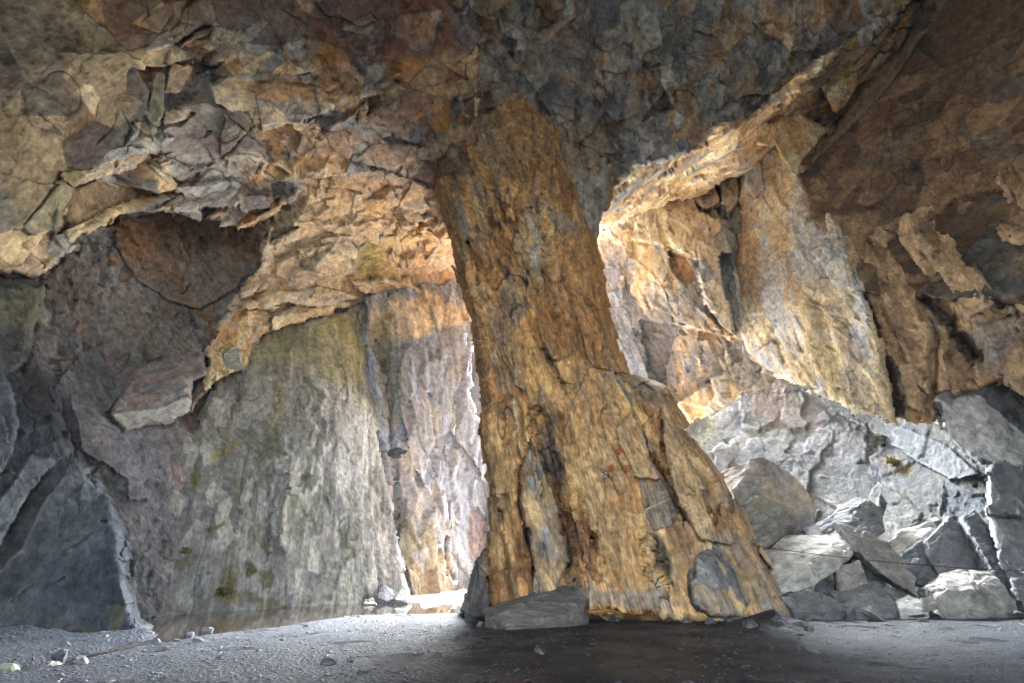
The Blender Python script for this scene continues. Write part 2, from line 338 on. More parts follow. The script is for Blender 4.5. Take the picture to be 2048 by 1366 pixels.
# left half of the ceiling, from the foreground down to the golden rubble above the pale wall
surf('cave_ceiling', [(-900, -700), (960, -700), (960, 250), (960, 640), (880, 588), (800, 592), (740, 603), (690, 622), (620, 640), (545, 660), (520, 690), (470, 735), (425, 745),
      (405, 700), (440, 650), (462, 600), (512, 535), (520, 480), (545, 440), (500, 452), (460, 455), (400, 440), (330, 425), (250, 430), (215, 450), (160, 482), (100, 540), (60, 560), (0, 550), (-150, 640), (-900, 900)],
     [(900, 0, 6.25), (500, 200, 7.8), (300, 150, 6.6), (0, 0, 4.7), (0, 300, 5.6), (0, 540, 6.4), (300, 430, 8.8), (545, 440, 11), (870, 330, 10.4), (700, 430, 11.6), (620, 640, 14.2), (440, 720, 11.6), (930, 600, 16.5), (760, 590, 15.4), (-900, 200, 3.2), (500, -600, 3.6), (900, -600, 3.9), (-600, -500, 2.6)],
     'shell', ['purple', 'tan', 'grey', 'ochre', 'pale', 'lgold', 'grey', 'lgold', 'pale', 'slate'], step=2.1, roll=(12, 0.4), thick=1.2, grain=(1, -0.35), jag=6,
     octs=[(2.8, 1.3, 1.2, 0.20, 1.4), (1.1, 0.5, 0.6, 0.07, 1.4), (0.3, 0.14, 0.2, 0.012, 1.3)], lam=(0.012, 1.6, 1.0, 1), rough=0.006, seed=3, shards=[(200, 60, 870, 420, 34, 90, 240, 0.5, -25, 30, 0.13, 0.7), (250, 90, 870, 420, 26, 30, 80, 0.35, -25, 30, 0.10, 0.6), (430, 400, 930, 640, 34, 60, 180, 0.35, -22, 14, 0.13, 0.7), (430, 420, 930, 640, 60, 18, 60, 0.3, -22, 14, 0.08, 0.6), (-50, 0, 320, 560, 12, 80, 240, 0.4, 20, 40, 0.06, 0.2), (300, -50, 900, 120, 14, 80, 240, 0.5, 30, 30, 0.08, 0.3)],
     facets=[
      ([(-900, -700), (150, -700), (150, 0), (213, 58), (255, 103), (300, 180), (296, 227), (275, 260), (240, 300), (220, 335), (124, 344), (48, 454), (-900, 800)], 0.25, 0, 0, (0.055, 0.045, 0.034), 0.25),  # near corner darkened in colour to stand in for the light falling off
      ([(148, -300), (345, -300), (345, 30), (300, 90), (255, 103), (213, 58)], 0.1, 0.03, 0.05, 'dpurple', 0.1),
      ([(382, -300), (620, -300), (620, 70), (550, 93), (482, 83), (430, 45)], 0.0, -0.03, 0.06, 'dpurple', 0.1),
      ([(620, -300), (900, -300), (896, 0), (851, 20), (800, 130), (720, 110), (620, 70)], 0.05, -0.02, 0.02, 'drust', 0.4),
      ([(471, 145), (537, 98), (599, 131), (654, 151), (700, 193), (637, 227), (585, 248), (509, 248), (458, 220), (427, 203), (427, 172)], 0.30, 0.05, 0.22, 'lgold', 0.1),
      ([(330, 224), (406, 206), (458, 220), (489, 220), (509, 248), (440, 320), (406, 341), (365, 365), (320, 344), (323, 292)], 0.18, 0.02, 0.05, 'purple', 0.15),
      ([(409, 227), (461, 224), (509, 248), (482, 275), (444, 289), (406, 255)], 0.14, 0.12, -0.05, (0.16, 0.15, 0.11), 0.1),
      ([(509, 251), (547, 323), (499, 330), (444, 323)], 0.10, 0.10, 0.1, 'purple', 0.15),
      ([(516, 251), (592, 255), (599, 292), (551, 327), (530, 296)], 0.02, -0.05, 0.2, 'umber', 0.2),
      ([(612, 248), (671, 227), (700, 268), (715, 320), (654, 330), (592, 303)], 0.16, 0.05, 0.1, 'pink', 0.1),
      ([(588, 306), (720, 320), (760, 360), (637, 358), (592, 337)], 0.16, 0.03, 0.3, 'gold', 0.2),
      ([(310, 145), (330, 148), (330, 220), (306, 286), (296, 227)], 0.25, 0.5, 0.0, 'olive', 0.2),
      ([(344, 120), (392, 138), (365, 189), (330, 186)], 0.22, 0.3, 0.1, 'tan', 0.5),
      ([(406, 90), (475, 83), (489, 100), (447, 120), (413, 124), (399, 110)], 0.12, 0.1, 0.2, 'rust', 0.4),
      ([(354, 103), (392, 65), (427, 52), (423, 62), (375, 86)], 0.34, 0.2, 0.5, 'orange', 0.1),
      ([(313, 76), (378, 28), (410, 45), (365, 79), (282, 103)], 0.32, 0.1, 0.3, 'grey', 0.4),
      ([(251, 289), (296, 300), (275, 344), (241, 337)], 0.1, 0.3, 0.1, 'slate', 0.4),
      ([(220, 348), (310, 358), (303, 385), (241, 378), (186, 358)], 0.05, 0.1, 0.3, 'bslate', 0.8),
      ([(124, 344), (217, 334), (220, 344), (148, 375), (127, 358)], 0.38, 0.0, 0.6, 'olive', 0.2),
      ([(148, 375), (193, 361), (310, 385), (275, 406), (220, 427), (120, 470)], -0.25, 0.1, 0.1, 'dbrown', 0.3),
      ([(48, 454), (127, 358), (148, 378), (113, 461), (69, 470)], 0.3, 0.25, 0.1, 'green', 0.2),
      ([(351, 375), (478, 365), (499, 385), (465, 413), (344, 423), (261, 430), (330, 410)], 0.28, 0.0, 0.5, 'pale', 0.5),
      ([(471, 389), (551, 392), (537, 416), (482, 423)], 0.3, 0.0, 0.3, 'bslate', 0.3),
      ([(461, 461), (551, 413), (599, 382), (592, 403), (530, 440), (489, 461)], 0.42, 0.1, 0.4, 'gold', 0.2),
      ([(354, 458), (447, 423), (444, 434), (365, 458)], 0.4, 0.0, 0.6, 'ochre', 0.2),
      ([(640, 360), (780, 340), (860, 380), (830, 430), (760, 465), (690, 480), (620, 440)], 0.2, 0.0, 0.12, 'pink', 0.5),
      ([(726, 186), (783, 162), (831, 193), (865, 203), (817, 241), (793, 279), (741, 234)], 0.12, 0.0, 0.1, 'purple', 0.2),
      ([(700, 255), (745, 258), (783, 296), (858, 292), (820, 330), (752, 337), (700, 330)], 0.1, 0.05, 0.12, 'pink', 0.3),
      ([(851, 0), (896, 0), (903, 34), (893, 96), (865, 62)], 0.15, 0.2, 0.0, 'rust', 0.3),
      ([(540, 484), (599, 457), (592, 474), (554, 491)], 0.4, 0, 0.6, 'gold', 0.2),
      ([(513, 502), (540, 460), (547, 450), (537, 488), (516, 529)], 0.35, 0.4, 0, 'olive', 0.2),
      ([(551, 529), (671, 484), (700, 512), (681, 581), (619, 564), (551, 550)], 0.25, 0.05, 0.3, 'pink', 0.5),
      ([(478, 615), (557, 581), (626, 581), (537, 612), (506, 622)], 0.6, 0, 0.8, 'lgold', 0.3),
      ([(540, 619), (602, 584), (606, 601), (540, 636)], -0.3, 0, 0, 'umber', 0.3),
      ([(540, 636), (640, 612), (700, 608), (700, 646), (592, 656), (544, 660)], 0.5, 0, 0.7, 'lgold', 0.5),
      ([(496, 622), (537, 622), (540, 660), (523, 677), (496, 687)], 0.3, 0.2, 0, 'gold', 0.2),
      ([(560, 600), (640, 570), (690, 585), (720, 600), (640, 615)], 0.35, 0, 0.7, 'white', 0.4),
      ([(640, 480), (700, 470), (720, 500), (690, 530), (650, 520)], 0.3, 0.3, 0.2, 'purple', 0.3),
      ([(700, 560), (770, 550), (820, 560), (860, 580), (790, 596), (720, 590)], 0.4, 0, 0.9, 'lgold', 0.6),
      ([(800, 480), (850, 450), (880, 480), (860, 530), (815, 540)], 0.2, 0.2, 0.3, 'gold', 0.8),
      ([(600, 500), (640, 492), (655, 520), (615, 540)], 0.35, 0.2, 0.5, 'grey', 0.4),
      ([(780, 420), (850, 400), (868, 440), (800, 460)], 0.3, 0.1, 0.5, 'grey', 0.5),
      ([(560, 415), (640, 395), (660, 420), (600, 450), (560, 445)], 0.1, 0.1, 0.4, 'slate', 0.6),
      ([(475, 581), (537, 553), (530, 577), (482, 598)], 0.4, 0, 0.6, 'lgold', 0.3),
      ([(731, 481), (765, 471), (796, 471), (800, 546), (769, 553), (707, 560), (707, 519)], 0.1, 0.1, -0.1, 'olive', 0.2),
     ],
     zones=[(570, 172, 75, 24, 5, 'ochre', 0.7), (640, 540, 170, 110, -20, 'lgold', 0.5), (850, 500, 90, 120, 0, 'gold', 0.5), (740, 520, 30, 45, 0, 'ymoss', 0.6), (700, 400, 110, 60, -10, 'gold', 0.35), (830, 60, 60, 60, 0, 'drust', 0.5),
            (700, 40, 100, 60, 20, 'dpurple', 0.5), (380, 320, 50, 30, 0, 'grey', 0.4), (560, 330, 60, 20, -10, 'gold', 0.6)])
# middle of the ceiling: dark blocky slate above the pillar
surf('cave_ceiling', [(880, -700), (2300, -700), (1960, -90), (1850, 0), (1770, 60), (1700, 98), (1600, 165), (1530, 205), (1505, 225), (1460, 265), (1380, 308), (1290, 340), (1222, 365),
      (1210, 420), (1196, 470), (1170, 560), (1080, 480), (960, 420), (900, 380), (892, 300), (897, 100)],
     [(900, 0, 6.2), (1050, 150, 8.4), (1200, 360, 9.9), (1850, 0, 6.4), (1500, 220, 9.0), (1300, 100, 7.4), (1190, 460, 10.4), (900, 300, 9.6), (900, -600, 3.9), (1900, -600, 3.6)],
     'shell', ['grey', 'pale', 'grey', 'tan', 'slate', 'tan', 'grey', 'pale', 'brown'], step=2.4, roll=(14, 0.7), thick=2.0, grain=(0.25, 1), jag=6,
     octs=[(1.5, 0.8, 0.7, 0.16, 1.4), (0.6, 0.28, 0.35, 0.06, 1.5), (0.2, 0.09, 0.15, 0.022, 1.4)], lam=(0.03, 3.5, 2.0, 0), rough=0.006, seed=11, shards=[(890, -40, 1850, 330, 60, 60, 170, 0.5, 65, 25, 0.13, 0.6), (890, -40, 1850, 330, 90, 22, 60, 0.5, 65, 25, 0.08, 0.6), (1120, 160, 1260, 470, 30, 30, 100, 0.35, 75, 12, 0.08, 0.5)], key='mid_ceiling',
     facets=[
      ([(937, -60), (986, -60), (1010, 62), (975, 64), (941, 52)], 0.12, 0.1, 0.1, 'brown', 0.3),
      ([(1054, -60), (1137, -60), (1127, 21), (1103, 45), (1079, 21)], 0.14, 0, 0.1, 'umber', 0.3),
      ([(1075, 74), (1151, 24), (1147, 38), (1079, 91)], 0.2, 0, 0.4, 'tan', 0.2),
      ([(896, 206), (982, 158), (1003, 169), (955, 193), (896, 212)], 0.2, 0, 0.4, 'umber', 0.2),
      ([(896, 215), (965, 190), (978, 220), (920, 250)], 0.12, 0, 0.2, 'rust', 0.3),
      ([(1171, 165), (1233, 155), (1247, 193), (1240, 241), (1226, 244), (1209, 227), (1182, 268), (1161, 296), (1154, 206)], 0.2, 0.1, 0.1, 'bslate', 0.5),
      ([(1271, 148), (1316, 134), (1312, 182), (1275, 193)], 0.15, 0.2, 0, 'umber', 0.3),
      ([(1305, 206), (1330, 182), (1337, 220), (1285, 248)], -0.25, 0, 0, 'dbrown', 0.2),
      ([(1337, 175), (1378, 162), (1400, 206), (1400, 248), (1354, 227)], 0.12, 0.1, 0.1, 'brown', 0.2),
      ([(1209, 303), (1216, 272), (1278, 296), (1285, 337), (1237, 361)], 0.2, 0, 0.2, 'dslate', 0.4),
      ([(1150, 300), (1200, 240), (1215, 350), (1200, 440), (1160, 480)], 0.15, 0.3, 0.1, 'grey', 0.5),
     ],
     zones=[(1150, 330, 40, 120, 0, 'tan', 0.5), (1190, 400, 22, 70, 0, 'pale', 0.7), (1000, 230, 60, 40, 0, 'umber', 0.5)], flutes=[([(893, -50), (897, 290)], 10, 0.25)])
# golden rising underside beyond the dark beam, with its hanging plates
surf('cave_ceiling', [(1180, 340), (1480, 235), (1850, -40), (2100, -250), (2060, -60), (1880, 30), (1790, 140), (1720, 270), (1625, 350), (1570, 350), (1520, 340), (1470, 360), (1400, 390), (1310, 420), (1200, 465)],
     [(1215, 365, 10.3), (1480, 265, 9.3), (1850, 0, 6.6), (1200, 460, 13.4), (1400, 370, 12.4), (1560, 300, 10.9), (1600, 345, 10.6), (1750, 160, 8.2)],
     'shell', ['gold', 'lgold', 'lgold', 'tan', 'grey', 'ochre'], step=2.4, roll=(10, 0.3), thick=1.5, grain=(1, -0.62), jag=5,
     octs=[(1.4, 0.4, 0.5, 0.10, 1.2), (0.5, 0.2, 0.3, 0.05, 1.4), (0.2, 0.08, 0.15, 0.02, 1.4)], lam=(0.03, 3.0, 1.5, 1), rough=0.012, seed=17, shards=[(1190, 0, 1850, 440, 70, 30, 130, 0.3, -30, 14, 0.10, 0.5)], key='golden_ceiling',
     zones=[(1640, 170, 14, 80, 35, 'dslate', 0.6), (1700, 80, 30, 60, 40, 'olive', 0.5)])
CEIL3 = SURF_OBJ['golden_ceiling']
for q_, (ol, ct, pl) in enumerate([
    ([(1556, 206), (1587, 198), (1611, 234), (1653, 255), (1635, 286), (1605, 320), (1589, 356), (1572, 330), (1549, 282)], [(1560, 210, 9.3), (1650, 255, 9.0), (1589, 356, 9.1)], ['lgold', 'lgold', 'gold']),
    ([(1649, 138), (1680, 125), (1711, 124), (1716, 162), (1694, 213), (1673, 230), (1642, 175)], [(1649, 138, 8.2), (1711, 124, 7.9), (1675, 228, 8.2)], ['gold', 'olive', 'lgold']),
    ([(1505, 248), (1536, 235), (1545, 275), (1539, 294), (1515, 288)], [(1505, 248, 9.5), (1536, 237, 9.3), (1530, 290, 9.6)], ['lgold', 'gold']),
    ([(1746, 69), (1770, 60), (1775, 86), (1760, 98), (1742, 102)], [(1746, 69, 7.4), (1770, 62, 7.2), (1742, 100, 7.5)], ['gold', 'ochre']),
    ([(1612, 150), (1640, 130), (1650, 170), (1668, 225), (1640, 228), (1622, 222), (1608, 190)], [(1612, 150, 8.9), (1645, 150, 8.7), (1640, 228, 8.9)], ['olive', 'slate', 'gold'])]):
    surf('rock_slab', ol, ct, 'streaky', pl, step=1.8, roll=(5, 0.25), thick=0.5, grain=(0.3, 1), jag=3, rough=0.006, seed=101 + q_, octs=[(0.8, 0.5, 0.4, 0.012, 0.8), (0.25, 0.12, 0.2, 0.008, 1.1)], parent=CEIL3)
# brown overhang of the right-hand ceiling
surf('cave_ceiling', [(1589, 356), (1640, 290), (1700, 205), (1780, 110), (1850, 20), (2000, -150), (2100, -420), (3000, -700), (3000, 800), (2300, 620), (1830, 600), (1700, 590), (1655, 510), (1620, 430)],
     [(1589, 355, 9.5), (1860, 10, 6.2), (2048, 0, 5.3), (2048, 300, 6.7), (1700, 450, 9.7), (1800, 600, 9.6), (2300, 600, 6.2), (2800, 0, 3.0)],
     'smooth', ['dbrown', 'brown', 'dbrown', 'brown', 'dbrown', 'mgrey'], step=2.8, roll=(10, 0.7), thick=1.5, grain=(1, -0.6), jag=4, rough=0.02, seed=23, shards=[(1650, 100, 2048, 560, 30, 40, 130, 0.5, -40, 40, 0.03, 0.25)],
     octs=[(2.5, 1.2, 1.5, 0.03, 0.7), (0.6, 0.35, 0.4, 0.012, 1.0)],
     facets=[([(1722, 148), (1866, 40), (1780, 172), (1701, 255), (1598, 352), (1653, 268)], 0.18, 0.1, 0.1, 'brown', 0.3),
             ([(1640, 480), (1700, 470), (1720, 520), (1690, 580), (1660, 540)], 0.1, 0, 0, 'tan', 0.5)],
     zones=[(1720, 260, 100, 7, -42, 'drust', 0.5), (1780, 360, 50, 25, 0, 'brown', 0.4), (1700, 460, 60, 50, 0, 'tan', 0.5), (1900, 100, 130, 80, 0, 'dbrown', 0.5)])

# left foreground buttress
surf('rock_buttress', [(-900, 900), (-150, 620), (0, 546), (60, 556), (101, 552), (92, 605), (72, 650), (66, 695), (85, 740), (120, 800), (135, 850), (160, 900), (200, 945), (235, 1000), (250, 1050), (264, 1110), (266, 1160), (278, 1215), (300, 1258), (300, 1300), (-900, 1700)],
     [(0, 560, 6.2), (100, 560, 6.8), (70, 690, 6.8), (160, 900, 7.3), (0, 900, 6.4), (265, 1150, 7.7), (290, 1255, 7.8), (0, 1275, 6.9), (-400, 900, 4.6)],
     'smooth', ['charcoal', 'charcoal', 'black', 'charcoal', 'dslate', 'charcoal'], step=2.4, roll=(28, 0.9), thick=1.2, grain=(-0.35, 1), jag=5, rough=0.02, seed=31, shards=[(0, 560, 270, 1240, 26, 50, 180, 0.4, 110, 25, 0.05, 0.3)],
     octs=[(2.0, 1.0, 1.5, 0.05, 0.8), (0.7, 0.4, 0.5, 0.02, 1.0)],
     facets=[([(-300, 560), (0, 556), (96, 560), (90, 610), (66, 660), (64, 700), (40, 730), (0, 760), (-300, 800)], 0.10, 0.1, 0.15, 'mgrey', 0.3),
             ([(-300, 760), (0, 735), (22, 790), (38, 850), (30, 900), (0, 960), (-300, 1000)], 0.35, 0.2, 0, 'dslate', 0.3),
             ([(142, 905), (128, 950), (80, 1010), (40, 1100), (0, 1140), (-200, 1250), (-200, 1180), (0, 1090), (60, 980), (110, 925)], -0.22, 0.1, 0, 'black', 0.2),
             ([(112, 1162), (130, 1148), (128, 1160)], -0.12, 0, 0, 'black', 0.1), ([(200, 1043), (214, 1040), (210, 1050)], -0.12, 0, 0, 'black', 0.1)],
     flutes=[([(272, 1230), (255, 1140), (250, 1060)], 12, 0.25), ([(70, 700), (125, 830), (160, 900)], 8, -0.12)],
     zones=[(225, 1230, 16, 40, 0, 'moss', 0.35), (120, 1250, 60, 15, 0, 'moss', 0.4), (40, 620, 60, 50, 0, 'olive', 0.3), (20, 1000, 18, 120, 25, 'dslate', 0.5)])
bt = bpy.data.objects['rock_buttress']
tag(bt, 'blue grey slate buttress filling the lower left corner beside the pool', 'rock wall')

# recessed brown hollow behind the buttress
hw = surf('hollow_wall', [(-100, 500), (60, 380), (560, 380), (620, 480), (600, 640), (520, 760), (400, 920), (330, 1240), (0, 1240), (-100, 900)],
     [(100, 500, 8.2), (300, 500, 10.3), (530, 450, 12.6), (130, 800, 8.6), (250, 900, 9.4), (430, 740, 12.2), (250, 1200, 9.4), (350, 620, 11.4)],
     'smooth', ['grey', 'slate', 'brown', 'grey', 'slate', 'purple'], step=2.6, roll=(10, 0.5), thick=0.6, grain=(0.4, 1), jag=5, rough=0.035, seed=37, shards=[(60, 430, 540, 960, 50, 30, 120, 0.5, 120, 40, 0.07, 0.35)],
     octs=[(1.6, 0.9, 1.0, 0.05, 0.8), (0.5, 0.3, 0.4, 0.03, 1.2), (0.2, 0.12, 0.2, 0.01, 1.2)],
     facets=[([(225, 440), (400, 420), (540, 440), (510, 520), (470, 580), (400, 620), (330, 600), (270, 560), (235, 500)], 0.2, 0.05, 0.1, 'brown', 0.4),
             ([(100, 780), (170, 700), (300, 660), (280, 760), (210, 830), (230, 900), (160, 880)], 0.2, 0.1, 0.0, 'slate', 0.6),
             ([(160, 900), (140, 790), (215, 840), (250, 870), (300, 1000), (260, 1000), (250, 960)], 0.35, 0, 0, 'slate', 0.6)],
     zones=[(290, 640, 60, 90, 30, 'grey', 0.6), (440, 560, 60, 50, 0, 'grey', 0.5), (260, 480, 30, 50, 0, 'umber', 0.6), (180, 780, 80, 60, 0, 'slate', 0.5), (150, 560, 70, 70, 0, 'dbrown', 0.5), (280, 1000, 70, 220, 0, 'slate', 0.9)])
tag(hw, 'dim brown hollow in the left wall under the lip of the ceiling', 'rock wall')
surf('rock_slab', [(213, 822), (261, 741), (310, 713), (406, 700), (414, 749), (386, 762), (383, 800), (372, 832), (330, 850), (250, 868), (225, 846)],
     [(213, 822, 8.9), (300, 720, 9.9), (406, 700, 10.8), (383, 800, 10.3), (250, 868, 9.1)],
     'shell', ['grey', 'purple', 'slate'], step=2.2, roll=(10, 0.5), thick=0.8, grain=(1, -0.5), jag=4, rough=0.012, seed=41,
     octs=[(0.9, 0.35, 0.4, 0.03, 0.8), (0.3, 0.1, 0.2, 0.02, 1.0)],
     facets=[([(205, 828), (310, 818), (382, 790), (385, 840), (330, 860), (240, 880)], -0.1, 0, -0.9, 'pale', 0.4)], parent=hw)  # underside painted pale for the light it catches
surf('rock_slab', [(405, 745), (444, 686), (462, 655), (500, 622), (508, 690), (500, 735), (470, 745), (440, 760), (400, 800), (385, 830), (383, 790)],
     [(405, 740, 11.0), (500, 630, 12.4), (500, 720, 12.0), (390, 820, 10.6)],
     'shell', ['gold', 'olive', 'lgold'], step=2.2, roll=(8, 0.4), thick=0.8, grain=(0, 1), jag=4, rough=0.012, seed=43,
     octs=[(0.7, 0.4, 0.4, 0.04, 0.8), (0.25, 0.12, 0.2, 0.02, 1.0)],
     facets=[([(421, 688), (442, 676), (442, 705), (424, 706)], -0.3, 0, 0, 'umber', 0.2), ([(383, 762), (404, 756), (420, 812), (386, 822)], -0.3, 0, 0, 'dslate', 0.2)], parent=hw)

# pale streaked wall above the pool
pw = surf('streaked_wall', [(540, 655), (600, 640), (690, 620), (742, 600), (800, 560), (760, 700), (756, 860), (772, 950), (792, 1040), (802, 1100), (815, 1150), (824, 1200), (830, 1260), (255, 1290), (246, 1180), (249, 980),
      (300, 915), (345, 880), (392, 850), (415, 800), (430, 765), (470, 735), (505, 690)],
     [(280, 1228, 9.9), (820, 1195, 14.8), (550, 1213, 11.9), (545, 660, 13.2), (740, 620, 15.6), (430, 800, 11.6), (250, 1000, 9.6), (640, 900, 12.9), (770, 930, 15.1)],
     'streaky', ['grey', 'pale', 'green', 'grey', 'pale', 'slate'], step=2.0, roll=(14, 0.25), thick=2.0, grain=(-0.12, 1), jag=4, rough=0.014, seed=47, shards=[(300, 640, 800, 1190, 40, 40, 160, 0.3, 95, 15, 0.03, 0.25)],
     octs=[(2.2, 0.8, 1.0, 0.04, 0.8), (0.6, 0.25, 0.3, 0.012, 1.1), (0.2, 0.1, 0.15, 0.005, 1.1)],
     facets=[([(480, 800), (505, 760), (550, 740), (545, 790), (520, 820), (490, 840)], 0.15, 0.1, 0, 'pale', 0.3)],
     flutes=[([(565, 1090), (560, 1030), (575, 960), (590, 920)], 16, -0.28), ([(545, 1100), (548, 1030), (560, 960)], 10, 0.2), ([(430, 1010), (350, 970)], 8, 0.08), ([(690, 1120), (640, 1160)], 5, 0.08)],
     zones=[(640, 700, 120, 60, 0, 'lichen', 0.6), (710, 720, 36, 110, 0, 'lichen', 0.7), (600, 900, 200, 200, 0, 'green', 0.25), (590, 680, 40, 40, 0, 'green', 0.6), (700, 860, 50, 130, 0, 'white', 0.5), (640, 880, 8, 140, 5, 'white', 0.8), (605, 860, 6, 90, 5, 'white', 0.7),
            (560, 960, 7, 120, 10, 'white', 0.6), (500, 1020, 6, 130, 10, 'white', 0.55), (720, 950, 12, 160, -6, 'white', 0.5), (680, 1000, 7, 150, 0, 'white', 0.5), (400, 1180, 5, 60, 5, 'white', 0.5),
            (445, 1180, 22, 50, 0, 'moss', 1.0), (500, 1150, 14, 18, 0, 'moss', 0.9), (530, 1160, 12, 14, 0, 'moss', 0.8), (370, 1108, 9, 26, 40, 'moss', 1.0), (425, 1050, 8, 22, 60, 'moss', 0.9), (410, 1135, 8, 6, 0, 'moss', 0.9), (522, 1085, 5, 12, 0, 'moss', 0.9),
            (270, 1000, 14, 30, 25, 'moss', 0.95), (380, 960, 9, 28, 40, 'moss', 0.9), (335, 940, 10, 22, 45, 'ymoss', 0.8), (460, 895, 8, 40, 40, 'ymoss', 0.7), (550, 800, 10, 40, 10, 'ymoss', 0.5), (480, 1210, 180, 14, 0, 'moss', 0.55), (350, 1150, 90, 120, 0, 'slate', 0.55), (300, 1050, 40, 120, 0, 'slate', 0.4)])
tag(pw, 'pale grey wall streaked with white and moss rising from the left pool', 'rock wall')

# misty passage wall between the pale wall and the pillar
bw = surf('passage_wall', [(730, 590), (770, 570), (800, 575), (840, 562), (880, 566), (905, 550), (960, 545), (990, 600), (946, 690), (944, 740), (947, 790), (960, 832), (1010, 870), (1010, 1240), (720, 1240)],
     [(740, 620, 14.9), (740, 1190, 14.9), (900, 1190, 17.5), (930, 620, 15.8), (960, 1000, 19.5), (820, 900, 16.2)],
     'streaky', ['bluegrey', 'grey', 'bluegrey', 'bslate', 'pale', 'bluegrey'], step=2.4, roll=(6, 0.5), thick=1.5, grain=(0.1, 1), jag=4, rough=0.02, seed=53, shards=[(740, 590, 980, 1180, 90, 30, 150, 0.28, 85, 10, 0.09, 0.5), (750, 580, 940, 680, 30, 14, 40, 0.5, 20, 40, 0.08, 0.7)],
     octs=[(3.0, 0.6, 0.8, 0.22, 1.0), (0.9, 0.3, 0.4, 0.08, 1.3), (0.3, 0.12, 0.2, 0.02, 1.2)],
     facets=[([(790, 630), (850, 620), (855, 760), (870, 880), (840, 980), (800, 830)], 0.3, 0.2, 0, 'grey', 0.8),
             ([(803, 1045), (818, 1035), (833, 1075), (858, 1050), (872, 1080), (895, 1130), (900, 1200), (822, 1200), (800, 1110)], 0.4, 0.1, 0, 'olive', 0.6),
             ([(868, 880), (900, 860), (985, 980), (985, 1130), (930, 1190), (905, 1120), (895, 1020)], -0.6, 0.1, 0, 'bslate', 0.3),
             ([(938, 1020), (952, 1014), (972, 1040), (972, 1140), (950, 1150), (935, 1080)], -0.9, 0.3, 0, 'purple', 0.2)],
     flutes=[([(895, 1060), (893, 1130), (902, 1165)], 4, 0.3), ([(770, 640), (775, 900), (800, 1050)], 10, 0.3)],
     zones=[(775, 800, 30, 90, 0, 'green', 0.5), (800, 640, 70, 40, 0, 'lgold', 0.7), (890, 620, 50, 35, 0, 'lgold', 0.7), (945, 880, 8, 40, -15, (lin(20, 110, 150)) if False else 'bslate', 0.3), (760, 700, 30, 60, 0, 'ymoss', 0.5), (880, 1080, 3, 22, 10, 'orange', 0.5), (860, 1150, 40, 50, 0, 'tan', 0.4), (900, 800, 60, 200, 0, 'bslate', 0.4)])
tag(bw, 'tall layered back wall of the misty passage left of the pillar', 'rock wall')

# golden plates and flaky blue rock behind the pillar on the right
gw = surf('golden_wall', [(1170, 340), (1300, 290), (1420, 250), (1540, 230), (1540, 400), (1515, 560), (1515, 690), (1525, 775), (1420, 830), (1330, 870), (1230, 800), (1190, 650), (1165, 500)],
     [(1200, 430, 16.3), (1480, 380, 13.2), (1240, 600, 17.2), (1470, 640, 14.0), (1300, 760, 17.5), (1480, 740, 14.6)],
     'shell', ['lgold', 'lgold', 'lgold', 'pale', 'lgold', 'pale', 'grey'], step=2.2, roll=(8, 0.4), thick=1.2, grain=(0.3, 1), jag=4, rough=0.008, seed=59, shards=[(1200, 330, 1500, 640, 60, 30, 130, 0.4, 55, 20, 0.16, 0.5), (1230, 600, 1490, 800, 70, 20, 90, 0.25, 80, 12, 0.12, 0.6)],
     octs=[(2.6, 1.1, 1.2, 0.22, 1.2), (0.9, 0.4, 0.5, 0.10, 1.4), (0.35, 0.14, 0.25, 0.025, 1.3)],
     facets=[([(1271, 351), (1330, 344), (1385, 400), (1440, 505), (1395, 520), (1330, 490), (1262, 480)], 0.9, 0.1, 0.2, 'lgold', 0.15),
             ([(1390, 420), (1440, 440), (1470, 520), (1440, 505)], 1.1, 0.3, 0, 'pale', 0.2),
             ([(1398, 478), (1440, 500), (1454, 600), (1467, 670), (1440, 650), (1412, 605), (1400, 540)], 1.9, 0.4, 0, 'lgold', 0.15),
             ([(1436, 512), (1470, 505), (1482, 640), (1472, 660), (1454, 600)], 0.3, 0.6, 0, 'slate', 0.2),
             ([(1200, 480), (1245, 490), (1270, 560), (1255, 590), (1215, 570)], 0.0, 0.1, 0, 'purple', 0.3),
             ([(1370, 330), (1420, 345), (1440, 400), (1410, 420), (1380, 400)], 0.9, 0.2, 0.2, 'gold', 0.3),
             ([(1222, 575), (1245, 600), (1300, 770), (1262, 760), (1232, 650)], 0.2, 0.2, 0, 'bluegrey', 0.4),
             ([(1280, 640), (1360, 650), (1480, 680), (1480, 720), (1400, 780), (1370, 800), (1330, 820), (1290, 740)], -0.8, 0.2, -0.5, 'slate', 1.2),
             ([(1200, 420), (1262, 400), (1270, 470), (1240, 490), (1205, 470)], 0.5, 0.3, 0.2, 'lgold', 0.3),
             ([(1336, 500), (1372, 515), (1398, 560), (1380, 580), (1345, 545)], -0.6, 0.2, 0, 'umber', 0.3),
             ([(1225, 450), (1250, 445), (1262, 458), (1232, 466)], 0.9, 0, 0.5, 'gold', 0.2),
             ([(1440, 330), (1475, 320), (1478, 400), (1455, 430), (1440, 390)], 0.8, -0.4, 0, 'lgold', 0.3),
             ([(1290, 560), (1380, 590), (1440, 660), (1400, 660), (1300, 610)], 0.3, 0.2, 0.2, 'pale', 0.9)],
     zones=[(1400, 670, 70, 30, 0, 'tan', 0.5), (1320, 620, 70, 40, 0, 'grey', 0.6), (1300, 720, 70, 90, 0, 'bslate', 0.8), (1240, 640, 30, 120, -10, 'bslate', 0.7), (1360, 420, 80, 60, 0, 'lgold', 0.5), (1440, 620, 14, 60, -10, 'lgold', 0.6)])
tag(gw, 'pale golden wall of pointed hanging plates right of the pillar', 'rock wall')
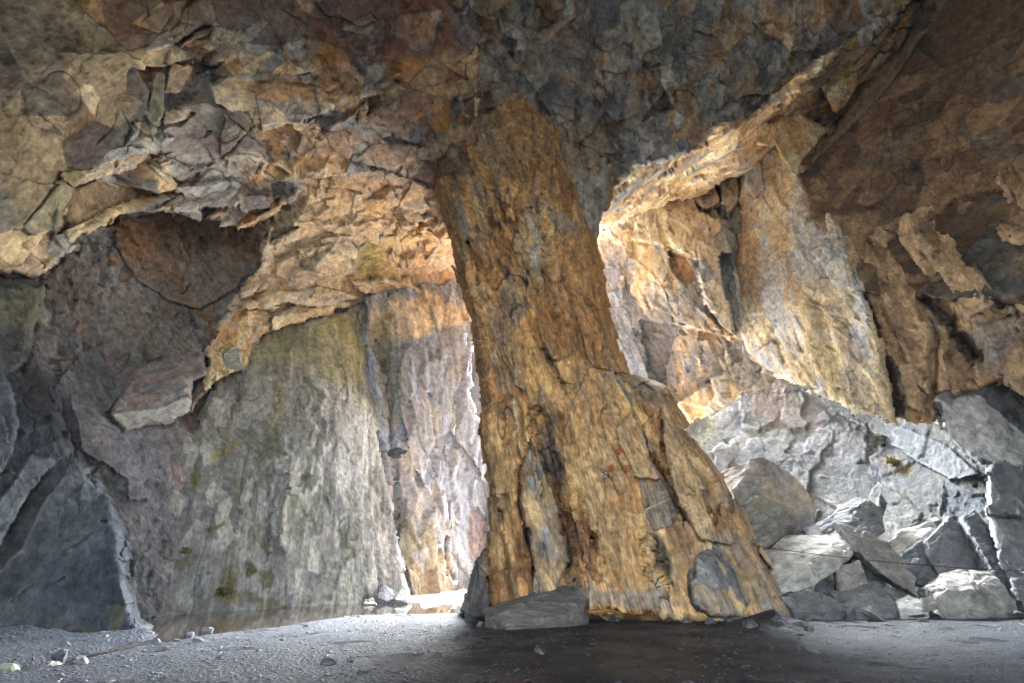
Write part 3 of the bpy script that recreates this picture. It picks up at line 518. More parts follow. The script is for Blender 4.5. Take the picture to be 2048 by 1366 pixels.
# pale orange buttress, slanting down to the right
ow = surf('orange_wall', [(1480, 290), (1500, 275), (1560, 290), (1622, 335), (1680, 450), (1722, 550), (1764, 680), (1788, 790), (1796, 848), (1720, 830), (1640, 790), (1525, 740), (1490, 710), (1470, 660), (1466, 600), (1470, 500), (1480, 420)],
     [(1500, 280, 11.3), (1600, 360, 10.0), (1475, 650, 14.0), (1770, 830, 11.0), (1650, 500, 10.3), (1525, 735, 13.8), (1560, 560, 11.8)],
     'smooth', ['lgold', 'lgold', 'white', 'lgold', 'pale'], step=2.2, roll=(14, 0.8), thick=1.5, grain=(0.42, 1), jag=5, rough=0.025, seed=61, shards=[(1480, 300, 1760, 820, 36, 30, 130, 0.4, 62, 15, 0.05, 0.35)],
     octs=[(2.0, 0.8, 0.8, 0.06, 0.8), (0.5, 0.2, 0.3, 0.02, 1.1)],
     facets=[([(1483, 300), (1510, 290), (1535, 380), (1510, 400), (1490, 360)], 0.3, 0, 0, 'slate', 0.8), ([(1622, 500), (1645, 490), (1690, 520), (1705, 575), (1680, 580), (1650, 540)], 0.2, 0, 0, 'pale', 0.3)],
     zones=[(1500, 520, 22, 120, -8, 'ochre', 0.6), (1550, 640, 30, 80, -15, 'white', 0.5), (1640, 680, 22, 110, -25, 'olive', 0.55), (1680, 640, 20, 100, -25, 'tan', 0.5), (1610, 600, 12, 100, -20, 'brown', 0.5), (1560, 420, 40, 60, 0, 'lgold', 0.5), (1720, 760, 20, 70, -25, 'grey', 0.6)])
tag(ow, 'pale orange and white buttress slanting down behind the rubble', 'rock wall')
# grooved brown rock
rw = surf('grooved_wall', [(1688, 570), (1720, 500), (1742, 445), (1800, 425), (1860, 408), (1960, 368), (2048, 305), (2200, 200), (2900, 100), (2900, 1000), (2100, 820), (2000, 770), (1925, 795), (1880, 818), (1868, 845), (1835, 848), (1775, 836), (1756, 770), (1718, 660)],
     [(1750, 450, 9.3), (2048, 300, 6.7), (1770, 830, 11.2), (1870, 800, 10.2), (2048, 760, 8.4), (1695, 580, 10.6), (2700, 500, 4)],
     'smooth', ['tan', 'tan', 'brown', 'tan'], step=2.6, roll=(12, 0.6), thick=1.5, grain=(0.5, 1), jag=5, rough=0.02, seed=67, shards=[(1700, 400, 2048, 820, 40, 40, 150, 0.28, 60, 10, 0.07, 0.25)],
     octs=[(1.8, 0.5, 0.6, 0.10, 1.0), (0.8, 0.25, 0.3, 0.035, 1.2), (0.25, 0.1, 0.2, 0.01, 1.2)],
     facets=[([(1820, 460), (1880, 435), (1985, 575), (1992, 605), (1935, 640), (1890, 570)], 0.2, 0, 0, None, 0.2),
             ([(1740, 470), (1790, 470), (1850, 600), (1890, 700), (1900, 780), (1850, 790), (1800, 690), (1750, 560)], 0.18, 0.05, 0, None, 0.4),
             ([(1690, 590), (1730, 590), (1770, 690), (1810, 830), (1775, 830), (1740, 720)], -0.5, 0, 0, 'drust', 0.4),
             ([(1792, 732), (1820, 725), (1845, 800), (1850, 830), (1815, 810)], 0.2, 0, 0, None, 0.2)],
     flutes=[([(1790, 490), (1830, 560), (1880, 630), (1950, 715)], 13, 0.9), ([(1715, 640), (1765, 740), (1790, 820)], 12, 0.7), ([(1900, 440), (1960, 500), (2060, 560)], 26, 0.6), ([(1960, 395), (2060, 440)], 22, 0.35), ([(1845, 600), (1870, 690), (1862, 780)], 8, 0.3),
             ([(2000, 600), (2060, 640)], 12, 0.3)],
     zones=[(2000, 680, 60, 60, 0, 'slate', 0.6), (1840, 820, 14, 14, 0, 'orange', 0.5), (1740, 640, 20, 50, -20, 'rust', 0.6)])
tag(rw, 'brown rock face with deep dark grooves on the right wall', 'rock wall')
# pale granite-like slope under it
sw = surf('pale_slope', [(1290, 830), (1330, 800), (1385, 768), (1450, 728), (1520, 700), (1560, 720), (1640, 782), (1700, 808), (1770, 838), (1830, 832), (1890, 850), (1960, 905), (2048, 970), (2200, 1000), (2200, 1300), (1310, 1300)],
     [(1400, 1160, 15.5), (1900, 1120, 12.2), (1380, 780, 21.5), (1520, 722, 21.5), (1770, 840, 16.8), (1960, 950, 12.4), (1600, 1000, 15.8)],
     'smooth', ['dgrey', 'charcoal', 'dgrey', 'dgrey', 'mgrey'], step=2.2, roll=(12, 0.3), thick=1.5, grain=(0.1, 1), jag=4, rough=0.02, seed=71, shards=[(1380, 740, 2000, 1150, 60, 20, 90, 0.5, 30, 40, 0.06, 0.3)],
     octs=[(2.2, 1.0, 1.0, 0.06, 0.8), (0.3, 0.16, 0.2, 0.012, 1.3), (0.14, 0.08, 0.1, 0.006, 1.3)],
     facets=[([(1640, 785), (1770, 842), (1890, 885), (1960, 950), (1900, 960), (1780, 890), (1650, 810)], 0.15, 0, 0.1, 'dslate', 0.6)],
     flutes=[([(1540, 745), (1640, 810), (1760, 900)], 5, 0.15)],
     zones=[(1480, 760, 80, 30, -20, 'brown', 0.5), (1430, 830, 50, 30, 0, 'grey', 0.4), (1460, 900, 60, 40, 0, 'slate', 0.4), (1640, 880, 70, 40, 10, 'slate', 0.6), (1780, 940, 22, 26, 0, 'dbrown', 0.5), (1800, 940, 10, 24, 0, 'moss', 0.6), (1560, 800, 90, 40, 20, 'dbrown', 0.5), (1700, 1030, 150, 50, 10, 'grey', 0.35), (1860, 970, 14, 14, 0, 'moss', 0.3), (1420, 890, 16, 40, 0, 'moss', 0.35)])
tag(sw, 'pale grey rock slope behind the boulder heap on the right', 'rock wall')
fw = surf('fallen_face', [(1864, 800), (1886, 774), (1956, 740), (2048, 716), (2500, 690), (2500, 1250), (2100, 1230), (2010, 1180), (1988, 1100), (1975, 1000), (1972, 930), (1940, 915), (1890, 880)],
     [(1880, 800, 10.0), (2048, 740, 8.8), (1980, 930, 10.0), (2048, 1150, 9.6), (2400, 900, 7.5)],
     'streaky', ['slate', 'grey', 'slate', 'dslate'], step=2.6, roll=(12, 0.5), thick=1.2, grain=(0.7, 1), jag=6, rough=0.02, seed=73, shards=[(1880, 740, 2048, 1180, 30, 30, 110, 0.4, 50, 20, 0.07, 0.3)],
     octs=[(1.4, 0.5, 0.6, 0.10, 1.0), (0.5, 0.2, 0.3, 0.04, 1.3), (0.2, 0.1, 0.15, 0.012, 1.3)],
     facets=[([(1880, 800), (1960, 790), (2048, 870), (2048, 940), (1980, 920), (1895, 880)], 0.1, 0, 0.1, 'white', 0.4),
             ([(1972, 930), (2000, 920), (2060, 945), (2060, 1030), (1975, 1030)], 0.25, 0, 0, 'dslate', 0.3),
             ([(1975, 1030), (2060, 1040), (2060, 1170), (2010, 1160), (1985, 1090)], 0.1, 0, 0.1, 'slate', 0.3)],
     zones=[(1960, 870, 60, 40, 30, 'white', 0.5), (2040, 780, 60, 20, -20, 'dslate', 0.5)])
tag(fw, 'pale scarred face and dark slab at the right edge above the boulders', 'rock wall')

# ------------------------------------------------------------------ the leaning pillar
pil = surf('rock_pillar', [(868, 330), (884, 290), (950, 220), (1000, 150), (1110, 130), (1140, 220), (1140, 300), (1165, 380), (1192, 470), (1207, 540), (1226, 620), (1242, 690), (1262, 748), (1310, 765), (1340, 776), (1362, 820), (1385, 870), (1420, 912), (1450, 955), (1480, 1008), (1512, 1070), (1545, 1132), (1572, 1190), (1606, 1246), (1610, 1275),
      (1480, 1275), (1250, 1250), (960, 1240), (970, 1130), (978, 1020), (972, 950), (962, 850), (958, 790), (950, 715), (938, 648), (924, 595), (904, 520), (885, 440), (868, 380)],
     [(1110, 1190, 8.9), (985, 1200, 9.3), (1400, 1215, 8.6), (1600, 1242, 8.9), (1100, 700, 9.2), (950, 700, 10.0), (1240, 700, 10.0), (1030, 400, 9.1), (880, 400, 10.1), (1180, 400, 10.0), (1040, 180, 8.8), (890, 290, 9.9), (1130, 200, 9.4), (1250, 950, 8.8), (1440, 960, 9.6), (1050, 950, 9.1)],
     'pillar', ['ochre', 'gold', 'tan', 'gold', 'umber', 'tan', 'ochre', 'grey'], step=1.7, roll=(34, 1.6), thick=2.2, grain=(0.28, 1), jag=4, 
     octs=[(2.2, 0.5, 0.6, 0.06, 0.9), (0.8, 0.2, 0.3, 0.05, 1.2), (0.35, 0.09, 0.15, 0.024, 1.4)], lam=(0.02, 5.0, 1.8, 1), rough=0.016, seed=79, shards=[(900, 250, 1240, 760, 80, 30, 170, 0.2, 78, 7, 0.045, 0.45), (980, 720, 1580, 1220, 120, 30, 170, 0.2, 72, 8, 0.06, 0.45), (880, 180, 1130, 400, 30, 20, 80, 0.4, 40, 40, 0.06, 0.4)],
     facets=[
      ([(1178, 732), (1223, 742), (1285, 768), (1345, 772), (1372, 846), (1440, 910), (1480, 960), (1530, 1070), (1600, 1170), (1630, 1290), (1180, 1290), (1180, 1180), (1165, 1100), (1135, 980), (1125, 880), (1150, 800)], 0.25, 0, 0, None, 0.9),
      ([(868, 360), (905, 380), (930, 520), (955, 640), (975, 760), (985, 800), (950, 830), (940, 650), (900, 520)], 0.0, 0, 0, 'brown', 0.3),
      ([(872, 286), (941, 255), (944, 292), (869, 317)], 0.15, 0, 0.2, 'umber', 0.2),
      ([(862, 323), (937, 296), (937, 330), (869, 361)], 0.1, 0, 0.2, 'dslate', 0.2),
      ([(1137, 460), (1150, 450), (1195, 460), (1220, 560), (1255, 700), (1262, 750), (1185, 730), (1155, 640), (1130, 560), (1125, 510)], 0.16, 0, 0, 'ochre', 0.6),
      ([(1232, 856), (1264, 823), (1285, 856), (1302, 920), (1325, 960), (1270, 955), (1245, 900)], 0.45, 0.2, 0, 'tan', 0.2),
      ([(1288, 849), (1309, 829), (1325, 825), (1322, 873), (1316, 930), (1299, 904)], 0.55, 0.3, 0, 'ochre', 0.2),
      ([(1328, 840), (1350, 850), (1385, 930), (1420, 1000), (1450, 1060), (1440, 1085), (1400, 1080), (1360, 1000), (1330, 920)], 0.5, 0.1, 0, 'tan', 0.3),
      ([(1422, 912), (1446, 955), (1470, 1010), (1462, 1040), (1440, 1000), (1420, 960)], 0.3, 0.2, 0, 'slate', 0.3),
      ([(1440, 1005), (1460, 1010), (1475, 1060), (1462, 1090), (1435, 1080), (1425, 1040)], 0.5, 0, 0, 'umber', 0.2),
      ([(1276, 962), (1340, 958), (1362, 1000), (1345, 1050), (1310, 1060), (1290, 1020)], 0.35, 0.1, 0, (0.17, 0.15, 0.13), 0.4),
      ([(1000, 640), (1022, 640), (1045, 700), (1050, 780), (1030, 770), (1010, 700)], 0.2, 0.1, 0, 'tan', 0.4),
      ([(1070, 590), (1110, 585), (1150, 640), (1160, 720), (1100, 720), (1080, 660)], 0.18, 0, 0.05, 'umber', 0.6),
      ([(1120, 720), (1160, 700), (1180, 740), (1150, 770), (1110, 760), (1095, 740)], 0.1, 0, 0, 'gold', 0.4)],
     flutes=[([(1082, 840), (1105, 950), (1125, 1060), (1140, 1160)], 16, 0.55), ([(1040, 930), (1036, 1010), (1062, 1116), (1066, 1180)], 5, 0.25), ([(1305, 915), (1330, 960), (1372, 1040)], 8, 0.45), ([(1440, 1010), (1432, 1050), (1405, 985)], 4, 0.2),
             ([(1322, 826), (1325, 900)], 5, 0.3), ([(935, 480), (958, 570)], 6, 0.3), ([(1000, 400), (1010, 440)], 6, 0.25), ([(1085, 700), (1112, 745), (1125, 770)], 4, 0.25), ([(1290, 1090), (1330, 1180)], 14, 0.22), ([(1160, 1000), (1195, 1150)], 14, 0.2),
             ([(1030, 250), (1070, 400), (1085, 560)], 20, -0.18), ([(1075, 450), (1090, 560)], 8, 0.15)],
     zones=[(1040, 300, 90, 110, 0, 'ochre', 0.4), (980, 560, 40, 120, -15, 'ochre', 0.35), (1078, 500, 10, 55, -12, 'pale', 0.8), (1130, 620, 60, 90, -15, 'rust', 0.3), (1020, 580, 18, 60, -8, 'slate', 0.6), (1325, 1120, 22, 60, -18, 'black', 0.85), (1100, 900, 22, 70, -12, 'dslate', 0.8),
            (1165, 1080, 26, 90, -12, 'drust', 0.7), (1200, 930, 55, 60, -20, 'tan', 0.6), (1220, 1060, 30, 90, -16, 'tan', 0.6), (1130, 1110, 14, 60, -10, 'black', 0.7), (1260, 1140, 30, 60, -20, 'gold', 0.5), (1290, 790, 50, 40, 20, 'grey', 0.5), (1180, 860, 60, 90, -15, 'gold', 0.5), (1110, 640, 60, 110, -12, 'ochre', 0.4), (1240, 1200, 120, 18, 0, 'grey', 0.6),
            (1190, 320, 14, 100, -10, 'grey', 0.7), (980, 300, 30, 60, -10, 'grey', 0.4), (1000, 700, 14, 120, -8, 'grey', 0.4), (1440, 1120, 60, 40, 0, 'grey', 0.5), (1540, 1190, 60, 40, 30, 'grey', 0.5)])
tag(pil, 'huge leaning ochre rock pillar in the middle of the cave', 'rock pillar')
surf('rock_slab', [(966, 822), (990, 798), (1031, 781), (1040, 806), (1046, 828), (1050, 842), (1048, 870), (1062, 890), (1048, 925), (1036, 965), (1039, 1020), (1050, 1070), (1062, 1116), (1066, 1190), (1062, 1230), (978, 1240), (974, 1120), (978, 1020), (974, 960), (961, 880), (957, 842)],
     [(965, 850, 9.3), (1035, 800, 8.95), (1040, 1000, 8.65), (975, 1000, 9.1), (980, 1200, 8.95), (1060, 1190, 8.65)],
     'pillar', ['ochre', 'umber', 'gold', 'brown'], step=2.0, roll=(12, 0.5), thick=0.8, grain=(0.12, 1), jag=4, rough=0.012, seed=83, shards=[(965, 800, 1060, 1200, 14, 30, 130, 0.25, 82, 8, 0.03, 0.3)],
     octs=[(1.6, 0.4, 0.5, 0.05, 0.9), (0.6, 0.2, 0.3, 0.025, 1.1), (0.3, 0.08, 0.15, 0.012, 1.2)],
     facets=[([(988, 823), (1000, 850), (1020, 890), (1034, 930), (1015, 985), (985, 990), (976, 900), (980, 850)], 0.1, 0.05, 0, 'gold', 0.2), ([(1022, 805), (1032, 783), (1050, 842), (1036, 870)], 0.0, -0.4, 0, 'lgold', 0.2)],
     flutes=[([(1000, 1020), (1012, 1120), (1020, 1190)], 3, 0.12), ([(980, 1150), (1045, 1140)], 2.5, 0.08)],
     zones=[(990, 1080, 14, 60, 0, 'gold', 0.6), (1000, 950, 25, 40, 0, 'olive', 0.3)], parent=pil)
surf('rock_slab', [(1036, 935), (1046, 900), (1058, 868), (1076, 900), (1102, 960), (1126, 1040), (1140, 1120), (1128, 1165), (1100, 1200), (1068, 1215), (1062, 1116), (1039, 1020)],
     [(1045, 900, 9.0), (1110, 980, 8.95), (1040, 1000, 8.8), (1130, 1140, 8.85), (1070, 1180, 8.7)],
     'pillar', ['tan', 'grey', 'brown'], step=2.0, roll=(10, 0.4), thick=0.7, grain=(0.25, 1), jag=4, rough=0.014, seed=87, shards=[(1040, 900, 1130, 1190, 12, 30, 110, 0.2, 75, 8, 0.03, 0.3)],
     octs=[(1.2, 0.3, 0.4, 0.05, 0.9), (0.5, 0.14, 0.3, 0.03, 1.1), (0.25, 0.07, 0.12, 0.012, 1.2)],
     flutes=[([(1060, 890), (1080, 960), (1075, 1000)], 4, 0.15), ([(1085, 1090), (1075, 1140), (1072, 1190)], 4, 0.1)], zones=[(1075, 1100, 14, 40, -10, 'dslate', 0.5), (1090, 1010, 20, 30, -10, 'tan', 0.6)], parent=pil)
surf('rock_slab', [(1388, 1097), (1410, 1086), (1434, 1083), (1455, 1104), (1470, 1122), (1503, 1166), (1508, 1205), (1484, 1240), (1420, 1240), (1378, 1210), (1369, 1165)],
     [(1388, 1100, 8.7), (1440, 1085, 8.75), (1505, 1190, 8.6), (1420, 1220, 8.2), (1430, 1140, 8.25)],
     'pillar', ['grey', 'tan', 'slate'], step=2.0, roll=(18, 0.6), thick=0.6, grain=(0.5, 1), jag=4, rough=0.012, seed=89,
     octs=[(0.9, 0.5, 0.5, 0.06, 0.9), (0.4, 0.2, 0.3, 0.02, 1.1)], parent=pil)
surf('rock_slab', [(935, 1165), (948, 1120), (966, 1095), (980, 1090), (985, 1120), (982, 1240), (930, 1240), (918, 1222)],
     [(940, 1150, 9.7), (978, 1100, 9.4), (980, 1200, 9.2), (925, 1222, 9.3)],
     'pillar', ['dslate', 'slate', 'brown'], step=1.8, roll=(10, 0.5), thick=0.8, grain=(-0.1, 1), jag=3, rough=0.014, seed=97,
     octs=[(0.8, 0.15, 0.3, 0.08, 1.1), (0.3, 0.08, 0.2, 0.03, 1.2)], parent=pil)
for o in C.objects:
    if o.name.startswith('cave_ceiling'): tag(o, kind='structure')
# ------------------------------------------------------------------ ground, pool, added outer shell
POOL = [tuple(at(px, py)[:2]) for px, py in [(270, 1214), (640, 1194), (800, 1190), (860, 1196), (935, 1190), (935, 1226), (880, 1226), (800, 1228), (700, 1233), (600, 1246), (500, 1258), (420, 1266), (330, 1285), (280, 1270)]]
TRICK = [tuple(at(px, py)[:2]) for px, py in [(330, 1262), (360, 1266), (290, 1290), (210, 1312), (110, 1335), (0, 1350), (0, 1325), (100, 1308), (190, 1290), (280, 1270)]]
def pl(*q): return [tuple(at(px, py)[:2]) for px, py in q]
BASES = ((pl((985, 1222), (1100, 1216), (1250, 1220), (1400, 1228), (1500, 1240), (1606, 1250)), 0.16, 0.45), (pl((1590, 1222), (1700, 1222), (1800, 1218), (1900, 1226), (2048, 1216)), 0.10, 0.4), (pl((-300, 1290), (0, 1276), (200, 1274), (290, 1262)), 0.12, 0.4))
def gridc(parts):
    r = [np.arange(a, b, s) for a, b, s in parts]; return np.unique(np.round(np.concatenate(r), 4))
gx = gridc([(-40, -10, 1.0), (-10, -7, .12), (-7, 8, .035), (8, 12, .1), (12, 40, 1.0)])
gy = gridc([(-12, 1.5, .6), (1.5, 8.5, .035), (8.5, 17, .07), (17, 30, .6), (30, 70, 4)])
GX, GY = np.meshgrid(gx, gy)
def ground_z(X, Y):
    p = np.stack([X, Y, X * 0], -1)
    z = 0.03 * fbm(p * 0.6, 2, 5) + 0.010 * fbm(p * 2.6, 2, 6) + 0.004 * fbm(p * 9.0, 2, 8)
    for poly, dep, wd in ((POOL, 0.16, 0.35), (TRICK, 0.10, 0.18)):
        d = polydist(X, Y, poly); i = inpoly(X, Y, poly)
        s = np.where(i, np.clip(d / wd, 0, 1), 0); z = z - dep * s * s * (3 - 2 * s)
    for line, hh, wd in BASES:
        d = polydist(X, Y, line, False); z = z + hh * np.exp(-(d / wd) ** 2) * np.clip(0.7 + 1.1 * fbm(p * 2.2, 3, 31), 0, 2)
    z = z - 0.02 * np.clip(1 - (np.hypot(X + 5.2, Y - 7.2)) / 3, 0, 1)
    return z
GZ = ground_z(GX, GY)
nx, ny = len(gx), len(gy)
ii = np.arange(nx * ny).reshape(ny, nx)
F = np.stack([ii[:-1, :-1], ii[:-1, 1:], ii[1:, 1:], ii[1:, :-1]], -1).reshape(-1, 4)
Vg = np.stack([GX, GY, GZ], -1).reshape(-1, 3)
def ground_mat():
    m = bpy.data.materials.new('wet_slate_dirt'); m.use_nodes = True; t = m.node_tree; N = t.nodes; L = t.links; b = N['Principled BSDF']
    tc = N.new('ShaderNodeTexCoord')
    n1 = N.new('ShaderNodeTexNoise'); n1.inputs['Scale'].default_value = 1.3; n1.inputs['Detail'].default_value = 6; L.new(tc.outputs['Object'], n1.inputs['Vector'])
    n2 = N.new('ShaderNodeTexNoise'); n2.inputs['Scale'].default_value = 38; n2.inputs['Detail'].default_value = 6; n2.inputs['Roughness'].default_value = .7; L.new(tc.outputs['Object'], n2.inputs['Vector'])
    v = N.new('ShaderNodeTexVoronoi'); v.inputs['Scale'].default_value = 26; L.new(tc.outputs['Object'], v.inputs['Vector'])
    v2 = N.new('ShaderNodeTexVoronoi'); v2.inputs['Scale'].default_value = 70; L.new(tc.outputs['Object'], v2.inputs['Vector'])
    cr = N.new('ShaderNodeValToRGB'); cr.color_ramp.elements[0].position = .3; cr.color_ramp.elements[0].color = (0.006, 0.009, 0.015, 1); cr.color_ramp.elements[1].position = .7; cr.color_ramp.elements[1].color = (0.017, 0.025, 0.046, 1)
    L.new(n2.outputs[0], cr.inputs[0])
    sep = N.new('ShaderNodeSeparateColor'); L.new(v.outputs['Color'], sep.inputs[0])
    mr = N.new('ShaderNodeMapRange'); mr.inputs[3].default_value = .55; mr.inputs[4].default_value = 1.5; L.new(sep.outputs[0], mr.inputs[0])
    sc = N.new('ShaderNodeVectorMath'); sc.operation = 'SCALE'; L.new(cr.outputs[0], sc.inputs[0]); L.new(mr.outputs[0], sc.inputs['Scale']); L.new(sc.outputs[0], b.inputs['Base Color'])
    r = N.new('ShaderNodeMapRange'); r.inputs[1].default_value = .35; r.inputs[2].default_value = .65; r.inputs[3].default_value = .22; r.inputs[4].default_value = .6; L.new(n1.outputs[0], r.inputs[0]); L.new(r.outputs[0], b.inputs['Roughness'])
    b.inputs['Specular IOR Level'].default_value = .3
    a = N.new('ShaderNodeMath'); a.operation = 'MULTIPLY_ADD'; L.new(n2.outputs[0], a.inputs[0]); a.inputs[1].default_value = .8; L.new(v.outputs['Distance'], a.inputs[2])
    a2 = N.new('ShaderNodeMath'); a2.operation = 'MULTIPLY_ADD'; L.new(v2.outputs['Distance'], a2.inputs[0]); a2.inputs[1].default_value = .5; L.new(a.outputs[0], a2.inputs[2])
    bp = N.new('ShaderNodeBump'); bp.inputs['Strength'].default_value = 1.0; bp.inputs['Distance'].default_value = .045; L.new(a2.outputs[0], bp.inputs['Height']); L.new(bp.outputs[0], b.inputs['Normal'])
    return m
gm = ground_mat()
gme = mesh_np('ground', Vg, F); gme.polygons.foreach_set('use_smooth', np.ones(len(F), bool)); tag(link('ground', gme, gm), kind='structure')
# ground added outside both mouths, pale to bounce light; strip is the passage floor
for x0, x1, y0, y1, ds in ((-30, 30, 19.0, 60.0, .5), (-30, 30, -40.0, -8.0, .5), (-3.2, 5.5, 13.4, 19.0, .12)):
    ox, oy = np.meshgrid(np.arange(x0, x1 + .1, ds), np.arange(y0, y1 + ds * .5, ds)); op = np.stack([ox, oy, ox * 0], -1)
    oz = (0.08 + 0.10 * cells(op / 1.1, 9, 1.0)[0] + 0.2 * fbm(op * .3, 3, 12) + 0.25) if ds > .3 else (-0.06 + 0.10 * np.clip((oy - y0) / 1.2, 0, 1) + 0.03 * cells(op / .5, 9, 1.0)[0] + 0.02 * fbm(op * 3, 3, 12))
    k = np.arange(ox.size).reshape(ox.shape); oc = np.repeat(PAL['pale' if ds > .3 else 'purple'][None], ox.size, 0) * (0.9 + .3 * fbm(op.reshape(-1, 3) * 1.5, 3, 14))[:, None]
    tag(link('bounce_floor', mesh_np('bounce_floor', np.stack([ox, oy, oz], -1).reshape(-1, 3), np.stack([k[:-1, :-1], k[:-1, 1:], k[1:, 1:], k[1:, :-1]], -1).reshape(-1, 4), oc, op.reshape(-1, 3)), M['boulder']), kind='structure')
# water
wm = bpy.data.materials.new('still_water'); wm.use_nodes = True; t = wm.node_tree; b = t.nodes['Principled BSDF']
b.inputs['Base Color'].default_value = (0.035, 0.026, 0.018, 1); b.inputs['Roughness'].default_value = 0.02; b.inputs['IOR'].default_value = 1.33; b.inputs['Specular IOR Level'].default_value = 0.9
tn = t.nodes.new('ShaderNodeTexNoise'); tn.inputs['Scale'].default_value = 4; tc = t.nodes.new('ShaderNodeTexCoord'); t.links.new(tc.outputs['Object'], tn.inputs['Vector'])
bp = t.nodes.new('ShaderNodeBump'); bp.inputs['Strength'].default_value = .04; bp.inputs['Distance'].default_value = .02; t.links.new(tn.outputs[0], bp.inputs['Height']); t.links.new(bp.outputs[0], b.inputs['Normal'])
for nm, poly, z in (('water', POOL, -0.045), ('water', TRICK, -0.05)):
    cxp = np.mean(poly, 0); pts = [(cxp[0] + (x - cxp[0]) * 1.02, cxp[1] + (y - cxp[1]) * 1.02, z) for x, y in poly]
    me = bpy.data.meshes.new(nm); me.from_pydata(pts, [], [tuple(range(len(pts)))]); tag(link(nm, me, wm), kind='structure')

# unseen shell added to stop light leaks; its openings are sized for the light
def shell_panel(a, b, c, d, nu, nv, seed, hole=None, amp=0.6):
    a, b, c, d = map(np.array, (a, b, c, d)); u, v = np.meshgrid(np.linspace(0, 1, nu), np.linspace(0, 1, nv))
    P = (a * ((1 - u) * (1 - v))[..., None] + b * (u * (1 - v))[..., None] + c * (u * v)[..., None] + d * ((1 - u) * v)[..., None])
    n = np.cross(b - a, d - a); n = n / np.linalg.norm(n)
    P2 = P + n * (amp * fbm(P * 0.35, 4, seed) + 0.3 * amp * cells(P / 1.6, seed, 1.2)[0])[..., None]
    i = np.arange(nu * nv).reshape(nv, nu); q = np.stack([i[:-1, :-1], i[:-1, 1:], i[1:, 1:], i[1:, :-1]], -1).reshape(-1, 4)
    if hole is not None:
        cen = P.reshape(-1, 3)[q].mean(1); q = q[~hole(cen)]
    V_ = P2.reshape(-1, 3)
    col = PAL['slate'][None] * (0.9 + 0.3 * fbm(V_ * 0.8, 3, seed))[:, None] + (PAL['brown'] - PAL['slate'])[None] * np.clip(fbm(V_ * .3, 3, seed + 2) + .4, 0, 1)[:, None]
    return V_, q, col
X0, X1, Y0, Y1, ZT = -15, 15, -7, 22, 15
def back_hole(c): return (c[:, 0] > OPEN[0] + 0.5 * fbm(c * .5, 2, 3)) & (c[:, 0] < OPEN[1] + 0.5 * fbm(c * .5, 2, 4)) & (c[:, 2] < OPEN[2] + 0.6 * fbm(c * .4, 2, 5))
OPEN = (-1.2, 14.0, 12.5)
FILL_MOUTH = (-8, 9, 5.4)  # unseen opening added behind the camera, sized to set the fill light
def front_hole(c): return (c[:, 0] > FILL_MOUTH[0]) & (c[:, 0] < FILL_MOUTH[1]) & (c[:, 2] < FILL_MOUTH[2])
Vs, Qs, Cs, n0 = [], [], [], 0
for k, (a, b, c, d, nu, nv, h) in enumerate([
    ((X0, Y1, -2), (X1, Y1, -2), (X1, Y1, ZT), (X0, Y1, ZT), 90, 52, back_hole),
    ((X1, Y0, -2), (X0, Y0, -2), (X0, Y0, ZT), (X1, Y0, ZT), 60, 36, front_hole),
    ((X0, Y0, -2), (X0, Y1, -2), (X0, Y1, ZT), (X0, Y0, ZT), 60, 36, None),
    ((X1, Y1, -2), (X1, Y0, -2), (X1, Y0, ZT), (X1, Y1, ZT), 60, 36, None),
    ((X0, Y1, ZT), (X1, Y1, ZT), (X1, Y0, ZT), (X0, Y0, ZT), 60, 60, lambda c: (c[:, 1] > 14.7) & (c[:, 0] > -0.5) & (c[:, 0] < 7.5))]):  # last panel: roof hole cut to drop sky light onto the back walls
    v_, q_, c_ = shell_panel(a, b, c, d, nu, nv, 300 + k, h); Vs.append(v_); Qs.append(q_ + n0); Cs.append(c_); n0 += len(v_)
Vh = np.concatenate(Vs)
tag(link('leak_shell', mesh_np('leak_shell', Vh, np.concatenate(Qs), np.concatenate(Cs), Vh), M['shell']), kind='structure')

